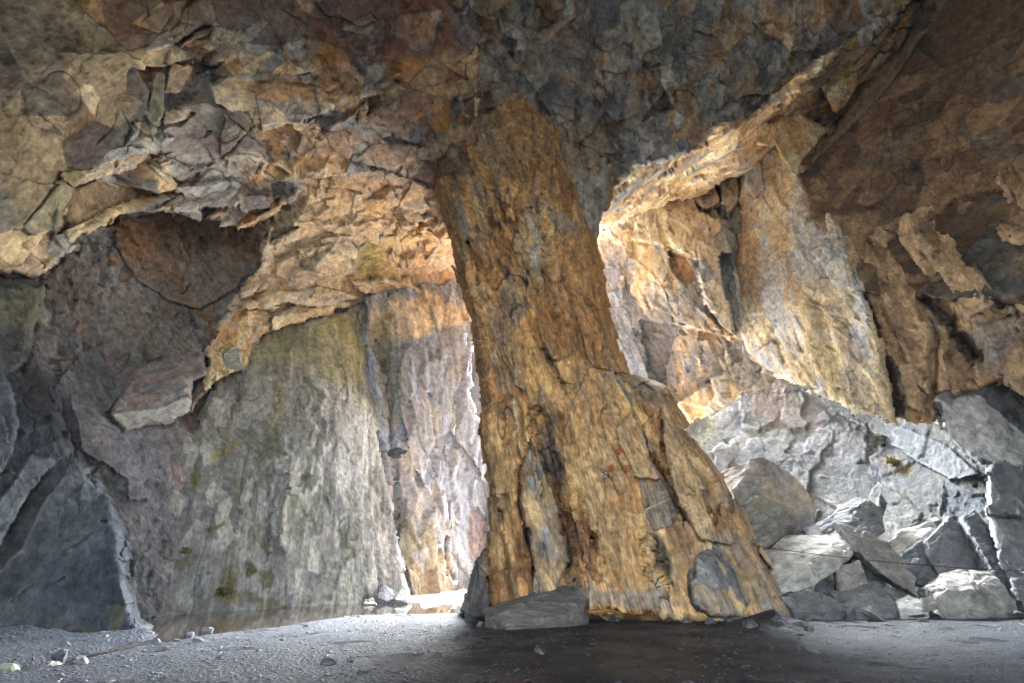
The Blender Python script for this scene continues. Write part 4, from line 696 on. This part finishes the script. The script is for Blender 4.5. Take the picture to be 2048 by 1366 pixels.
# ------------------------------------------------------------------ boulders
def boulder(name, pts, back, col, label, group=None, seed=0, cat='boulder', floor=False, mat='boulder', n=2, amp=0.018, grain=None, shrink=0.9, cols=None):
    """pts: visible corners (px, py, y). Hidden back: every corner pushed along its ray and down to the ground."""
    W = np.array([at(a, b, c) for a, b, c in pts]); c0 = W.mean(0)
    d = rays(np.array([p[0] for p in pts]), np.array([p[1] for p in pts])); d /= np.linalg.norm(d, axis=1, keepdims=True)
    dirb = np.array([d[:, 0].mean() * 0.6, 1.0, -0.15]); dirb /= np.linalg.norm(dirb)
    B = c0 + (W - c0) * shrink + dirb * back
    A = np.concatenate([W, B])
    if floor: A = np.concatenate([A, np.c_[A[:, :2], np.full(len(A), -0.12)][A[:, 2] < 0.35]])
    bm = bmesh.new()
    for v in A: bm.verts.new(v)
    r = bmesh.ops.convex_hull(bm, input=bm.verts)
    bmesh.ops.delete(bm, geom=list({g for g in r['geom_interior'] + r['geom_unused'] if isinstance(g, bmesh.types.BMVert)}), context='VERTS')
    bmesh.ops.dissolve_limit(bm, angle_limit=math.radians(6), verts=bm.verts, edges=bm.edges)
    size = max(v.co.length for v in [type('q', (), {'co': Vector(W.max(0) - W.min(0))})()])
    bmesh.ops.bevel(bm, geom=list(bm.edges), offset=size * 0.006, segments=1, affect='EDGES', profile=0.6)
    bmesh.ops.triangulate(bm, faces=bm.faces)
    target = 0.045
    for _ in range(7):
        es = [e for e in bm.edges if e.calc_length() > target * 1.6]
        if not es or len(bm.faces) > 16000: break
        bmesh.ops.subdivide_edges(bm, edges=es, cuts=1)
        bmesh.ops.triangulate(bm, faces=[f for f in bm.faces if len(f.verts) > 3])
    bm.normal_update()
    P = np.array([v.co[:] for v in bm.verts]); Nn = np.array([v.normal[:] for v in bm.verts])
    g = np.array(grain if grain is not None else (0.8, 0.3, 0.25)); g = g / np.linalg.norm(g); a = np.cross(g, [0, 0, 1.0]); a /= np.linalg.norm(a); R = np.stack([g, np.cross(a, g), a])
    Q = (P - c0) @ R.T + seed
    h = amp * cells(Q / np.array([0.8, 0.25, 0.4]), seed, 1.0)[0] + amp * 0.5 * cells(Q / np.array([0.3, 0.08, 0.14]), seed + 3, 1.2)[0] + amp * 0.4 * fbm(Q * 4, 4, seed) + 0.010 * ((Q[:, 1] * 9 + 1.5 * fbm(Q, 2, seed)) % 1.0)
    fac, micro = detail(Q, 'boulder', seed)
    P = P + Nn * (h + micro)[:, None]
    base = np.array([W[:, 0].mean(), W[:, 1].mean() + back * .5, max(0, A[:, 2].min())])
    me = bpy.data.meshes.new(name)
    F_ = [[v.index for v in f.verts] for f in bm.faces]
    me.from_pydata((P - base).tolist(), [], F_)
    cc = PAL[col] if isinstance(col, str) else col
    u = np.clip(fbm(Q * 1.2, 3, seed + 9) * 0.8 + 0.5, 0, 1)[:, None]
    colv = cc * (0.75 + 0.5 * u) + (PAL[cols] - cc) * np.clip(u - 0.55, 0, 1) * 1.8 if cols else cc * (0.75 + 0.5 * u)
    colv = np.clip(colv * fac[:, None], .004, .85)
    at_ = me.attributes.new('Col', 'FLOAT_COLOR', 'POINT'); at_.data.foreach_set('color', np.c_[colv, np.ones(len(P))].astype(np.float32).ravel())
    at2 = me.attributes.new('uvw', 'FLOAT_VECTOR', 'POINT'); at2.data.foreach_set('vector', Q.astype(np.float32).ravel())
    bm.free()
    o = link(name, me, M[mat]); o.location = base
    tag(o, label, cat, group)
    return o
G = 'boulders heaped right of the pillar'
boulder('boulder', [(1429, 948, 13.6), (1512, 915, 13.0), (1529, 915, 13.0), (1570, 937, 13.2), (1608, 972, 13.4), (1630, 1010, 13.5), (1628, 1060, 13.2), (1560, 1100, 12.4), (1480, 1110, 12.2), (1467, 989, 12.6), (1440, 1000, 13.4)], 1.6, 'grey', 'tallest pale grey boulder at the back beside the pillar', G, 401, cols='tan')
boulder('boulder', [(1484, 1013, 11.6), (1515, 992, 11.6), (1550, 1003, 11.5), (1580, 1015, 11.6), (1556, 1082, 11.2), (1522, 1115, 11.0), (1490, 1110, 11.0)], 0.9, 'grey', 'grey boulder with a chipped top in front of the tallest one', G, 402, cols='olive')
boulder('boulder', [(1606, 1061, 11.6), (1680, 1018, 11.9), (1735, 997, 12.0), (1759, 1016, 11.8), (1770, 1061, 11.4), (1739, 1075, 11.0), (1673, 1080, 10.9), (1620, 1075, 11.2)], 1.0, 'slate', 'mossy rounded slab with two dark round holes on top of the heap', G, 403, cols='green')
boulder('boulder', [(1757, 990, 12.0), (1763, 986, 12.0), (1776, 1006, 12.0), (1767, 1030, 11.9), (1757, 1050, 11.8)], 0.35, 'dslate', 'thin dark upright flake behind the mossy slab', G, 404)
boulder('boulder', [(1520, 1109, 10.2), (1577, 1071, 11.2), (1666, 1075, 11.1), (1690, 1066, 11.0), (1712, 1095, 10.4), (1682, 1135, 9.9), (1625, 1172, 9.7), (1560, 1190, 9.6), (1546, 1164, 9.65), (1591, 1137, 9.7), (1646, 1109, 10.0)], 0.5, 'pale', 'big flat tilted slab with a bright white top at the front left of the heap', G, 405, shrink=0.95)
boulder('boulder', [(1675, 1047, 10.6), (1700, 1050, 10.7), (1739, 1065, 10.6), (1797, 1109, 10.3), (1830, 1151, 10.0), (1836, 1194, 9.6), (1763, 1146, 9.8), (1715, 1101, 10.1), (1690, 1065, 10.4)], 0.45, 'grey', 'long slate slab leaning diagonally across the heap', G, 406, cols='slate')
boulder('boulder', [(1778, 1089, 11.2), (1804, 1061, 11.7), (1866, 1054, 11.7), (1845, 1075, 11.2), (1797, 1108, 10.9)], 0.5, 'pale', 'small pale tilted slab right of the long leaning slab', G, 407)
boulder('boulder', [(1790, 1064, 12.0), (1859, 1044, 12.0), (1868, 1054, 11.9), (1805, 1075, 11.7)], 0.4, 'grey', 'grey flat slab under the slope behind the small pale slab', G, 408)
boulder('boulder', [(1845, 1089, 10.6), (1900, 1032, 11.1), (1918, 1044, 11.0), (1955, 1130, 10.4), (1948, 1160, 10.2), (1890, 1170, 10.1), (1859, 1120, 10.3)], 0.8, 'slate', 'tall dark pointed boulder behind the cracked front block', G, 409, cols='brown')
boulder('boulder', [(1800, 1109, 10.5), (1842, 1082, 10.7), (1862, 1110, 10.5), (1880, 1172, 10.0), (1836, 1170, 9.9), (1820, 1140, 10.2)], 0.5, 'dslate', 'dark wedge between the leaning slab and the pointed boulder', G, 410)
boulder('boulder', [(1885, 1144, 9.9), (1921, 1137, 10.0), (1986, 1142, 9.9), (2003, 1168, 9.5), (1949, 1183, 9.1), (1894, 1183, 9.1), (1873, 1195, 9.1), (1859, 1175, 9.4), (1875, 1213, 9.05), (1918, 1225, 8.95), (1966, 1225, 8.95), (2021, 1208, 9.2), (2024, 1192, 9.3)], 0.7, 'grey', 'squat front block with a bright top and two pale drip streaks', G, 411, floor=True, cols='pale')
boulder('boulder', [(1560, 1194, 9.2), (1600, 1186, 9.3), (1642, 1185, 9.3), (1688, 1206, 9.1), (1692, 1222, 9.0), (1640, 1226, 8.9), (1587, 1224, 8.9)], 0.8, 'slate', 'low dull boulder on the floor nearest the pillar foot', G, 412, floor=True)
boulder('boulder', [(1660, 1184, 9.6), (1700, 1170, 9.7), (1756, 1163, 9.7), (1780, 1188, 9.5), (1796, 1220, 9.1), (1740, 1224, 9.0), (1687, 1221, 9.1)], 0.8, 'slate', 'dull broad boulder on the floor under the leaning slab', G, 413, floor=True)
boulder('boulder', [(1673, 1137, 9.9), (1718, 1123, 10.0), (1732, 1151, 9.8), (1740, 1172, 9.6), (1680, 1184, 9.5)], 0.5, 'grey', 'grey chunk wedged between the white slab and the leaning slab', G, 414)
boulder('boulder', [(1792, 1200, 9.2), (1818, 1188, 9.4), (1845, 1202, 9.2), (1846, 1218, 9.0), (1797, 1215, 9.0)], 0.35, 'white', 'small white stone on the floor before the heap', G, 415, floor=True)
boulder('boulder', [(1925, 1034, 10.8), (1949, 1020, 10.9), (1985, 1068, 10.5), (2030, 1140, 9.9), (2046, 1190, 9.6), (2018, 1180, 9.6), (1990, 1150, 9.7), (1955, 1090, 10.3)], 0.7, 'dslate', 'long dark slab sloping down at the right of the pointed boulder', G, 416, cols='purple')
boulder('boulder', [(2022, 1158, 9.4), (2070, 1153, 9.5), (2100, 1180, 9.3), (2090, 1210, 9.1), (2040, 1196, 9.2)], 0.5, 'slate', 'half hidden block at the right edge of the frame', G, 417, floor=True)
boulder('boulder', [(1560, 1090, 11.8), (1620, 1040, 12.2), (1625, 1060, 12.0), (1640, 1072, 11.6), (1580, 1090, 11.4)], 0.5, 'slate', 'small broken stones filling the gap behind the white slab', G, 418)
boulder('boulder', [(1690, 1110, 10.6), (1740, 1105, 10.6), (1790, 1150, 10.2), (1760, 1185, 9.9), (1720, 1160, 10.1)], 0.6, 'dslate', 'shaded stone under the middle of the leaning slab', G, 419)
# broken slate filling the gaps of the heap
bits = []
for k, (px, py, y, sc_) in enumerate([(1650, 1176, 9.9, 1), (1705, 1206, 9.6, .9), (1770, 1208, 9.3, 1), (1855, 1214, 9.1, .9), (1640, 1062, 12.0, 1.2), (1600, 1066, 12.2, 1.3), (1722, 1112, 10.9, 1), (1805, 1182, 10.0, 1.1), (1835, 1060, 12.2, 1.2),
        (1936, 1218, 9.0, .7), (2035, 1222, 8.9, .8), (1562, 1226, 8.9, .8), (1625, 1230, 8.8, .7), (1572, 1186, 9.9, 1), (1700, 1226, 8.8, .6), (1870, 1216, 9.0, .6), (1985, 1128, 10.4, 1.1), (1880, 1050, 12.0, 1.2), (1830, 1222, 8.8, .5), (1780, 1090, 11.4, 1.2), (1960, 1200, 9.5, 1), (1745, 1224, 8.8, .6)]):
    if k < 4:
        bits.append(boulder('slate_shard', [(px - 22, py + 2, y), (px - 12, py - 16, y + .1), (px + 10, py - 20, y + .15), (px + 24, py - 4, y), (px + 12, py + 8, y - .1), (px - 10, py + 9, y - .1)], 0.16, ['slate', 'grey', 'dslate', 'grey'][k], 'small broken slate shard wedged in the gaps of the boulder heap', 'small shards in the boulder heap', 500 + k, amp=0.012))
    else:
        o_ = bits[k % 4].copy(); C.objects.link(o_); o_.location = at(px, py, y) - np.array([0, 0, .1]); o_.rotation_euler = (0.5 * math.sin(k), 0.6 * math.cos(k * 2), k * 1.3); o_.scale = (sc_, sc_ * .8, sc_ * .7)
# boulder lying before the pillar
boulder('boulder', [(971, 1217, 8.2), (992, 1206, 8.55), (1065, 1190, 8.85), (1125, 1171, 9.0), (1160, 1181, 8.85), (1174, 1196, 8.5), (1171, 1232, 8.25), (1140, 1246, 8.0), (1085, 1250, 7.85), (1010, 1254, 7.65), (996, 1238, 7.8), (978, 1230, 8.0), (1020, 1218, 7.95), (1120, 1204, 8.25), (1150, 1212, 8.2)], 0.5, (0.13, 0.115, 0.10), 'long flat boulder lying at the foot of the pillar', None, 421, floor=True, cols='slate', grain=(1, 0.1, 0.1), amp=0.02)
boulder('boulder', [(442, 708, 11.6), (471, 691, 11.7), (478, 704, 11.5), (482, 726, 11.3), (451, 732, 11.3)], 0.4, 'pale', 'loose pale stone jammed on the ledge above the streaked wall', None, 422)
G2 = 'small rocks at the far end of the pool'
for k, (pts, c, l) in enumerate([
    ([(757, 1170, 14.0), (765, 1166, 14.0), (785, 1182, 13.8), (790, 1196, 13.4), (772, 1204, 13.2), (757, 1196, 13.4)], 'slate', 'dark angular rock against the pale wall at the far pool edge'),
    ([(790, 1200, 13.2), (800, 1182, 13.6), (812, 1181, 13.6), (824, 1198, 13.4), (815, 1206, 13.1)], 'grey', 'rounded grey rock right of the dark angular one by the pool'),
    ([(797, 1176, 13.9), (806, 1170, 14), (816, 1184, 13.9), (800, 1188, 13.8)], 'grey', 'small rock leaning on the wall above the rounded grey rock'),
    ([(832, 1192, 14.8), (850, 1188, 15), (862, 1197, 14.6), (845, 1199, 14.5)], 'purple', 'flat reddish stone lying in the passage mouth'),
    ([(880, 1184, 16), (920, 1181, 16.2), (924, 1195, 15.4), (890, 1197, 15.2)], 'pink', 'long pale pink slab lying across the passage mouth'),
    ([(866, 1198, 15), (882, 1190, 15.4), (890, 1198, 15.0)], 'purple', 'small wedge stone left of the pink slab'),
    ([(838, 1213, 12.4), (850, 1204, 12.8), (876, 1213, 12.5), (842, 1216, 12.3)], 'slate', 'dark wedge standing in the shallow water'),
    ([(730, 1200, 13), (745, 1197, 13.2), (752, 1208, 12.8), (728, 1208, 12.7)], 'grey', 'little stone at the water line left of the rocks'),
    ([(918, 1180, 16.5), (934, 1182, 16.5), (936, 1196, 15.6), (922, 1196, 15.6)], 'pale', 'bright small block beside the pink slab')]):
    boulder('boulder', pts, 0.35, c, l, G2, 430 + k, floor=True, amp=0.015, cat='rock')
G3 = 'stones on the near floor'
def stone(px, py, r, col, label, seed, flat=0.6):
    P0 = at(px, py); y = P0[1]
    k = r
    boulder('stone', [(px - k, py + 1, y), (px - k * .5, py - k * flat, y + .03), (px + k * .4, py - k * flat * 1.1, y + .03), (px + k, py - k * .1, y), (px + k * .6, py + k * .3, y - .04), (px - k * .5, py + k * .35, y - .04)], 0.08, col, label, G3, seed, floor=True, amp=0.008, cat='stone')
stone(655, 1325, 15, 'dslate', 'dark stone alone on the floor in the left foreground', 450)
stone(700, 1320, 7, 'dslate', 'smaller dark stone right of the lone dark stone', 451)
stone(412, 1258, 14, 'slate', 'grey stone on the near bank of the pool', 452, 0.35)
stone(378, 1268, 9, 'dslate', 'dark stone on the bank left of the grey one', 453, 0.4)
stone(108, 1330, 12, 'pale', 'pale stone beside the trickle in the lower left corner', 454)
stone(12, 1340, 18, 'green', 'mossy stone at the left edge by the trickle', 455)
stone(130, 1290, 9, 'dslate', 'dark stone under the left buttress', 456)
stone(292, 1266, 14, 'slate', 'flat stone at the tip of the buttress by the pool', 457, 0.3)
stone(1945, 1340, 10, 'slate', 'flat stone on the lit floor at lower right', 458, 0.3)
stone(1840, 1325, 8, 'dslate', 'dark chip on the lit floor left of the flat stone', 459, 0.3)

# loose chips of slate all over the floor: uncountable
rs = np.random.RandomState(4)
Vp, Fp = [], []
n = 20000
yy = 2.0 + 9.0 * rs.rand(n) ** 0.9; xx = (rs.rand(n) - .5) * 2.4 * yy; kk = (fbm(np.stack([xx * .9, yy * .9, xx * 0], -1), 3, 77) > rs.rand(n) * 1.2 - .8); xx, yy = xx[kk], yy[kk]; n = len(xx)
zz = ground_z(xx, yy)
base = np.array([(1, 0, 0), (-.4, .8, 0), (-.8, -.5, 0), (.3, -.9, 0), (.1, .1, .45), (0.2, 0.1, -.3)], float)
tri = [(0, 1, 4), (1, 2, 4), (2, 3, 4), (3, 0, 4), (1, 0, 5), (2, 1, 5), (3, 2, 5), (0, 3, 5)]
sz = 0.008 + 0.022 * rs.rand(n) ** 5
for k in range(n):
    a = rs.rand() * 6.28; ca, sa = math.cos(a), math.sin(a); s = sz[k]
    b_ = base * s * np.array([1.3, 0.9, 0.7]) * (0.7 + 0.6 * rs.rand(6, 3)); 
    Vp.append(np.c_[b_[:, 0] * ca - b_[:, 1] * sa + xx[k], b_[:, 0] * sa + b_[:, 1] * ca + yy[k], b_[:, 2] + zz[k] + s * .12]); Fp.append(np.array(tri) + 6 * k)
Vp = np.concatenate(Vp); ins_ = None
tag(link('slate_chips', mesh_np('slate_chips', Vp, np.concatenate(Fp)), plain_mat('chip', PAL['dslate'] * .8, .28, noise=30)), 'scattered slate chips and grit on the cave floor', kind='stuff')

# ------------------------------------------------------------------ small things
def tube(name, pts, r, mat, seg=6, parent=None, closed=False):
    pts = [Vector(p) for p in pts]; bm = bmesh.new(); rings = []
    n_ = len(pts)
    for k, p in enumerate(pts):
        tdir = (pts[(k + 1) % n_ if closed else min(k + 1, n_ - 1)] - pts[(k - 1) % n_ if closed else max(k - 1, 0)]).normalized()
        u = tdir.orthogonal() if abs(tdir.z) > .9 else tdir.cross(Vector((0, 0, 1))).normalized(); v = tdir.cross(u)
        rr = r[k] if hasattr(r, '__len__') else r
        rings.append([bm.verts.new(p + (u * math.cos(2 * PI * j / seg) + v * math.sin(2 * PI * j / seg)) * rr) for j in range(seg)])
    for k in range(n_ if closed else n_ - 1):
        for j in range(seg):
            bm.faces.new((rings[k][j], rings[k][(j + 1) % seg], rings[(k + 1) % n_][(j + 1) % seg], rings[(k + 1) % n_][j]))
    if not closed: bm.faces.new(rings[0][::-1]); bm.faces.new(rings[-1])
    me = bpy.data.meshes.new(name); bm.to_mesh(me); bm.free()
    return link(name, me, mat, parent)
black = plain_mat('black_rubber', np.array([.012, .012, .013]), .6)
# small stones along the foot of the pillar
kinds = []
for k, (px, py) in enumerate([(1190, 1232), (1260, 1236), (1330, 1240), (1420, 1250), (1500, 1256), (1560, 1254), (1620, 1262), (1225, 1242), (1375, 1246), (940, 1240), (960, 1250), (1300, 1232), (1460, 1246), (1530, 1262), (1600, 1256), (1350, 1238)]):
    if k < 4:
        o_ = boulder('stone', [(px - 9, py, None), (px - 4, py - 7, None), (px + 4, py - 8, None), (px + 9, py - 2, None), (px + 5, py + 3, None), (px - 5, py + 3, None)] if False else [(px - 14, py, at(px, py)[1]), (px - 6, py - 13, at(px, py)[1] + .05), (px + 6, py - 15, at(px, py)[1] + .05), (px + 14, py - 5, at(px, py)[1]), (px + 5, py + 3, at(px, py)[1] - .04), (px - 5, py + 3, at(px, py)[1] - .04)], 0.08, ['slate', 'dslate', 'slate', 'dslate'][k], 'small stone lying along the foot of the pillar', 'small stones along the pillar foot', 470 + k, floor=True, amp=0.008)
        kinds.append(o_)
    else:
        o_ = kinds[k % 4].copy(); C.objects.link(o_); q_ = at(px, py); o_.location = (q_[0], q_[1], 0); o_.rotation_euler = (0, 0, k * 1.7); o_.scale = [0.6 + 0.5 * ((k * 37) % 10) / 10] * 3
# loose stones over the open floor
rq = np.random.RandomState(21)
for k in range(64):
    y_ = 2.6 + 6.2 * rq.rand() ** 1.1; x_ = (rq.rand() - .5) * 2.2 * y_
    if -0.3 < x_ < 4.6 and y_ > 7.4: continue
    o_ = kinds[k % 4].copy(); C.objects.link(o_); o_.location = (x_, y_, float(ground_z(np.array([x_]), np.array([y_]))[0]) - .01); sc_ = .25 + .6 * rq.rand() ** 2
    o_.rotation_euler = (0, 0, rq.rand() * 6.28); o_.scale = (sc_ * 1.3, sc_, sc_ * .8); tag(o_, 'small flat stone lying loose on the open cave floor', 'stone', 'loose stones scattered over the open floor')
# cable strung from the pillar over the boulders
pa, pb = at(1500, 1090, 9.3), at(2200, 1146, 8.6)
cab = tube('cable', [pa + (pb - pa) * u + np.array([0, 0, -0.10 * 4 * u * (1 - u)]) for u in np.linspace(0, 1, 40)], 0.006, black)
tag(cab, 'thin black cable strung from the pillar across the boulder heap', 'cable')
# ring, twig, graffiti and plants
c2 = SURF['mid_ceiling'] if 'mid_ceiling' in SURF else None
iron = plain_mat('rusty_iron', np.array([.03, .024, .02]), .7)
rc = on_surf('mid_ceiling', 937, 62, 0.10)
sd_ = rays(937, 62); sd_ = sd_ / np.linalg.norm(sd_); ua = np.array([1.0, 0, 0]); va_ = np.cross(ua, sd_)
ring = tube('iron_ring', [rc + 0.055 * (ua * math.cos(a) + va_ * math.sin(a)) for a in np.linspace(0, 2 * PI, 24, endpoint=False)], 0.015, iron, 8, closed=True)
tag(ring, 'small black iron ring hanging from a pin in the dark ceiling', 'ring')
tube('pin', [rc - va_ * -0.05 if False else rc + va_ * 0.06, rc + va_ * 0.09 + sd_ * 0.2], 0.018, iron, 8, ring)
twm = plain_mat('root', PAL['orange'] * .8, .7)
tw = tube('twig', [at(px, py, y) for px, py, y in ((1172, 1222, 8.2), (1190, 1224, 8.15), (1205, 1222, 8.1), (1222, 1221, 8.05), (1235, 1226, 7.95))], 0.012, twm)
tag(tw, 'thin orange twig on the floor beside the flat boulder', 'twig')

def paint(name, strokes, w, col, label, surf_name='rock_pillar', lift=0.02):
    m = plain_mat(name + '_paint', col, .8, contrast=.5, noise=40)
    Vv, Ff = [], []
    for st in strokes:
        px = np.array([p[0] for p in st], float); py = np.array([p[1] for p in st], float)
        s = np.r_[0, np.cumsum(np.hypot(np.diff(px), np.diff(py)))]; k = max(2, int(s[-1] / 1.2) + 1); u = np.linspace(0, s[-1], k)
        px = np.interp(u, s, px); py = np.interp(u, s, py)
        tx = np.gradient(px); ty = np.gradient(py); L = np.hypot(tx, ty) + 1e-9; nx_, ny_ = -ty / L * w / 2, tx / L * w / 2
        A = on_surf(surf_name, px + nx_, py + ny_, lift); B = on_surf(surf_name, px - nx_, py - ny_, lift); b0 = len(Vv)
        for a, b in zip(A, B): Vv += [tuple(a), tuple(b)]
        for j in range(k - 1): Ff.append((b0 + 2 * j, b0 + 2 * j + 1, b0 + 2 * j + 3, b0 + 2 * j + 2))
    me = bpy.data.meshes.new(name); me.from_pydata(Vv, [], Ff)
    o = link(name, me, m, pil); tag(o, label)
    return o
chalk = lin(205, 200, 185); red = lin(165, 72, 50); yel = lin(175, 140, 60)
paint('painted_heart', [[(1208, 957), (1202, 949), (1199, 944), (1202, 941), (1206, 944), (1208, 946), (1211, 942), (1215, 943), (1214, 949), (1208, 957)]], 0.9, chalk, 'small chalk heart drawn round two initials')
paint('chalk_initials', [[(1201.5, 953), (1201.5, 947), (1203.5, 947.5), (1203.5, 949.5), (1201.5, 950), (1204, 953)], [(1206, 950), (1208.6, 950)], [(1207.3, 948.5), (1207.3, 951.6)], [(1211, 946.5), (1211, 952.5), (1213.6, 952.5)]], 0.8, chalk, 'white chalk initials R+L')
def hand(cx, cy, s, ang, n=5):
    ca, sa = math.cos(ang), math.sin(ang); st = []
    def R_(x, y): return (cx + s * (x * ca - y * sa), cy + s * (x * sa + y * ca))
    for fx, tx, l in ((-.55, -.9, .75), (-.25, -.4, 1.2), (.02, 0, 1.3), (.3, .4, 1.15), (.5, 1.0, .3))[:n]: st.append([R_(fx, -.3), R_(tx, -l)])
    for yy_ in (-.1, .15, .4): st.append([R_(-.5, yy_), R_(.45, yy_ * .9)])
    return st
hg = [(1222, 938, 9, .2, red), (1252, 940, 9, -.1, red), (1238, 905, 8, .3, red), (1236, 938, 8, 0, yel), (1203, 925, 8, .1, yel)]
for k, (x, y, s, a, c) in enumerate(hg):
    paint('hand_print', hand(x, y, s, a), 1.8, c, ('red' if c is red else 'yellow') + ' painted hand print, faded')
paint('chalk_square', [[(1315, 1040), (1327, 1036), (1330, 1049), (1318, 1052), (1315, 1040)], [(1332, 1038), (1342, 1035), (1344, 1045), (1334, 1048), (1332, 1038)]], .9, chalk * .6, 'two faint chalk squares')
sc_ = lin(190, 165, 125)
paint('pale_scratch', [[(1246, 1041), (1290, 1020), (1345, 995)]], 3.4, sc_, 'long straight pale scratch across the pillar', lift=.03)
paint('pale_scratch', [[(1372, 989), (1404, 987)]], 3.4, sc_, 'short level pale scratch on the right flake', lift=.03)

# plants and loose bits on the walls
def leafy(name, surf_name, px, py, rad, n, col, label, cat, seed):
    r_ = np.random.RandomState(seed); c_ = on_surf(surf_name, np.array(float(px)), np.array(float(py)), 0.02); Vv, Ff = [], []
    for k in range(n):
        u = r_.randn(3); u /= np.linalg.norm(u); u[2] = abs(u[2]) * .8; u[1] = -abs(u[1]); q = c_ + u * rad * r_.rand() ** .5 * np.array([1, .5, 1])
        a = r_.randn(3); a /= np.linalg.norm(a); b_ = np.cross(a, r_.randn(3)); b_ /= np.linalg.norm(b_); L = rad * (.12 + .16 * r_.rand()); i0 = len(Vv)
        Vv += [tuple(q - a * L), tuple(q + b_ * L * .4), tuple(q + a * L), tuple(q - b_ * L * .4)]; Ff.append((i0, i0 + 1, i0 + 2, i0 + 3))
    me = bpy.data.meshes.new(name); me.from_pydata(Vv, [], Ff)
    tag(link(name, me, plain_mat(name + '_leaf', col, .8, contrast=.6, noise=30)), label, cat)
leafy('fern_clump', 'pale_slope', 1758, 888, .42, 500, lin(86, 92, 52), 'green fern clump growing on the pale slope above the boulders', 'plant', 5)
leafy('moss_cushion', 'pale_slope', 1786, 930, .26, 300, lin(128, 118, 40), 'yellow green moss cushion below the fern clump on the pale slope', 'moss', 6)
leafy('moss_cushion', 'streaked_wall', 443, 1190, .20, 260, lin(92, 80, 26), 'largest brown green moss patch low on the streaked wall', 'moss', 7)
leafy('moss_cushion', 'streaked_wall', 368, 1108, .16, 160, lin(104, 84, 30), 'rusty moss tuft on the streaked wall left of the largest patch', 'moss', 8)
leafy('moss_cushion', 'streaked_wall', 272, 1000, .20, 200, lin(96, 84, 30), 'moss streak on the streaked wall beside the top of the buttress edge', 'moss', 9)
boulder('loose_slate', [(772, 905, 15.0), (780, 896, 15.0), (800, 894, 15.0), (812, 902, 15.0), (800, 912, 14.9), (782, 913, 14.9)], 0.3, 'dslate', 'dark clump of loose slate caught on a ledge of the passage wall', None, 560, cat='rock', amp=0.03)
# ------------------------------------------------------------------ damp air in the light from the pit
hb = bpy.data.meshes.new('haze'); bmh = bmesh.new(); bmesh.ops.create_cube(bmh, size=1.0)
for v in bmh.verts: v.co = (v.co.x * 90, v.co.y * 130 + 15, v.co.z * 22 + 8.5)
bmh.to_mesh(hb); bmh.free(); hm = bpy.data.materials.new('haze'); hm.use_nodes = True; hm.node_tree.nodes.clear()
pv = hm.node_tree.nodes.new('ShaderNodeVolumePrincipled'); pv.inputs['Density'].default_value = 0.0018; pv.inputs['Color'].default_value = (.86, .92, 1, 1)
ho = hm.node_tree.nodes.new('ShaderNodeOutputMaterial'); hm.node_tree.links.new(pv.outputs[0], ho.inputs['Volume'])
tag(link('haze', hb, hm), kind='stuff')
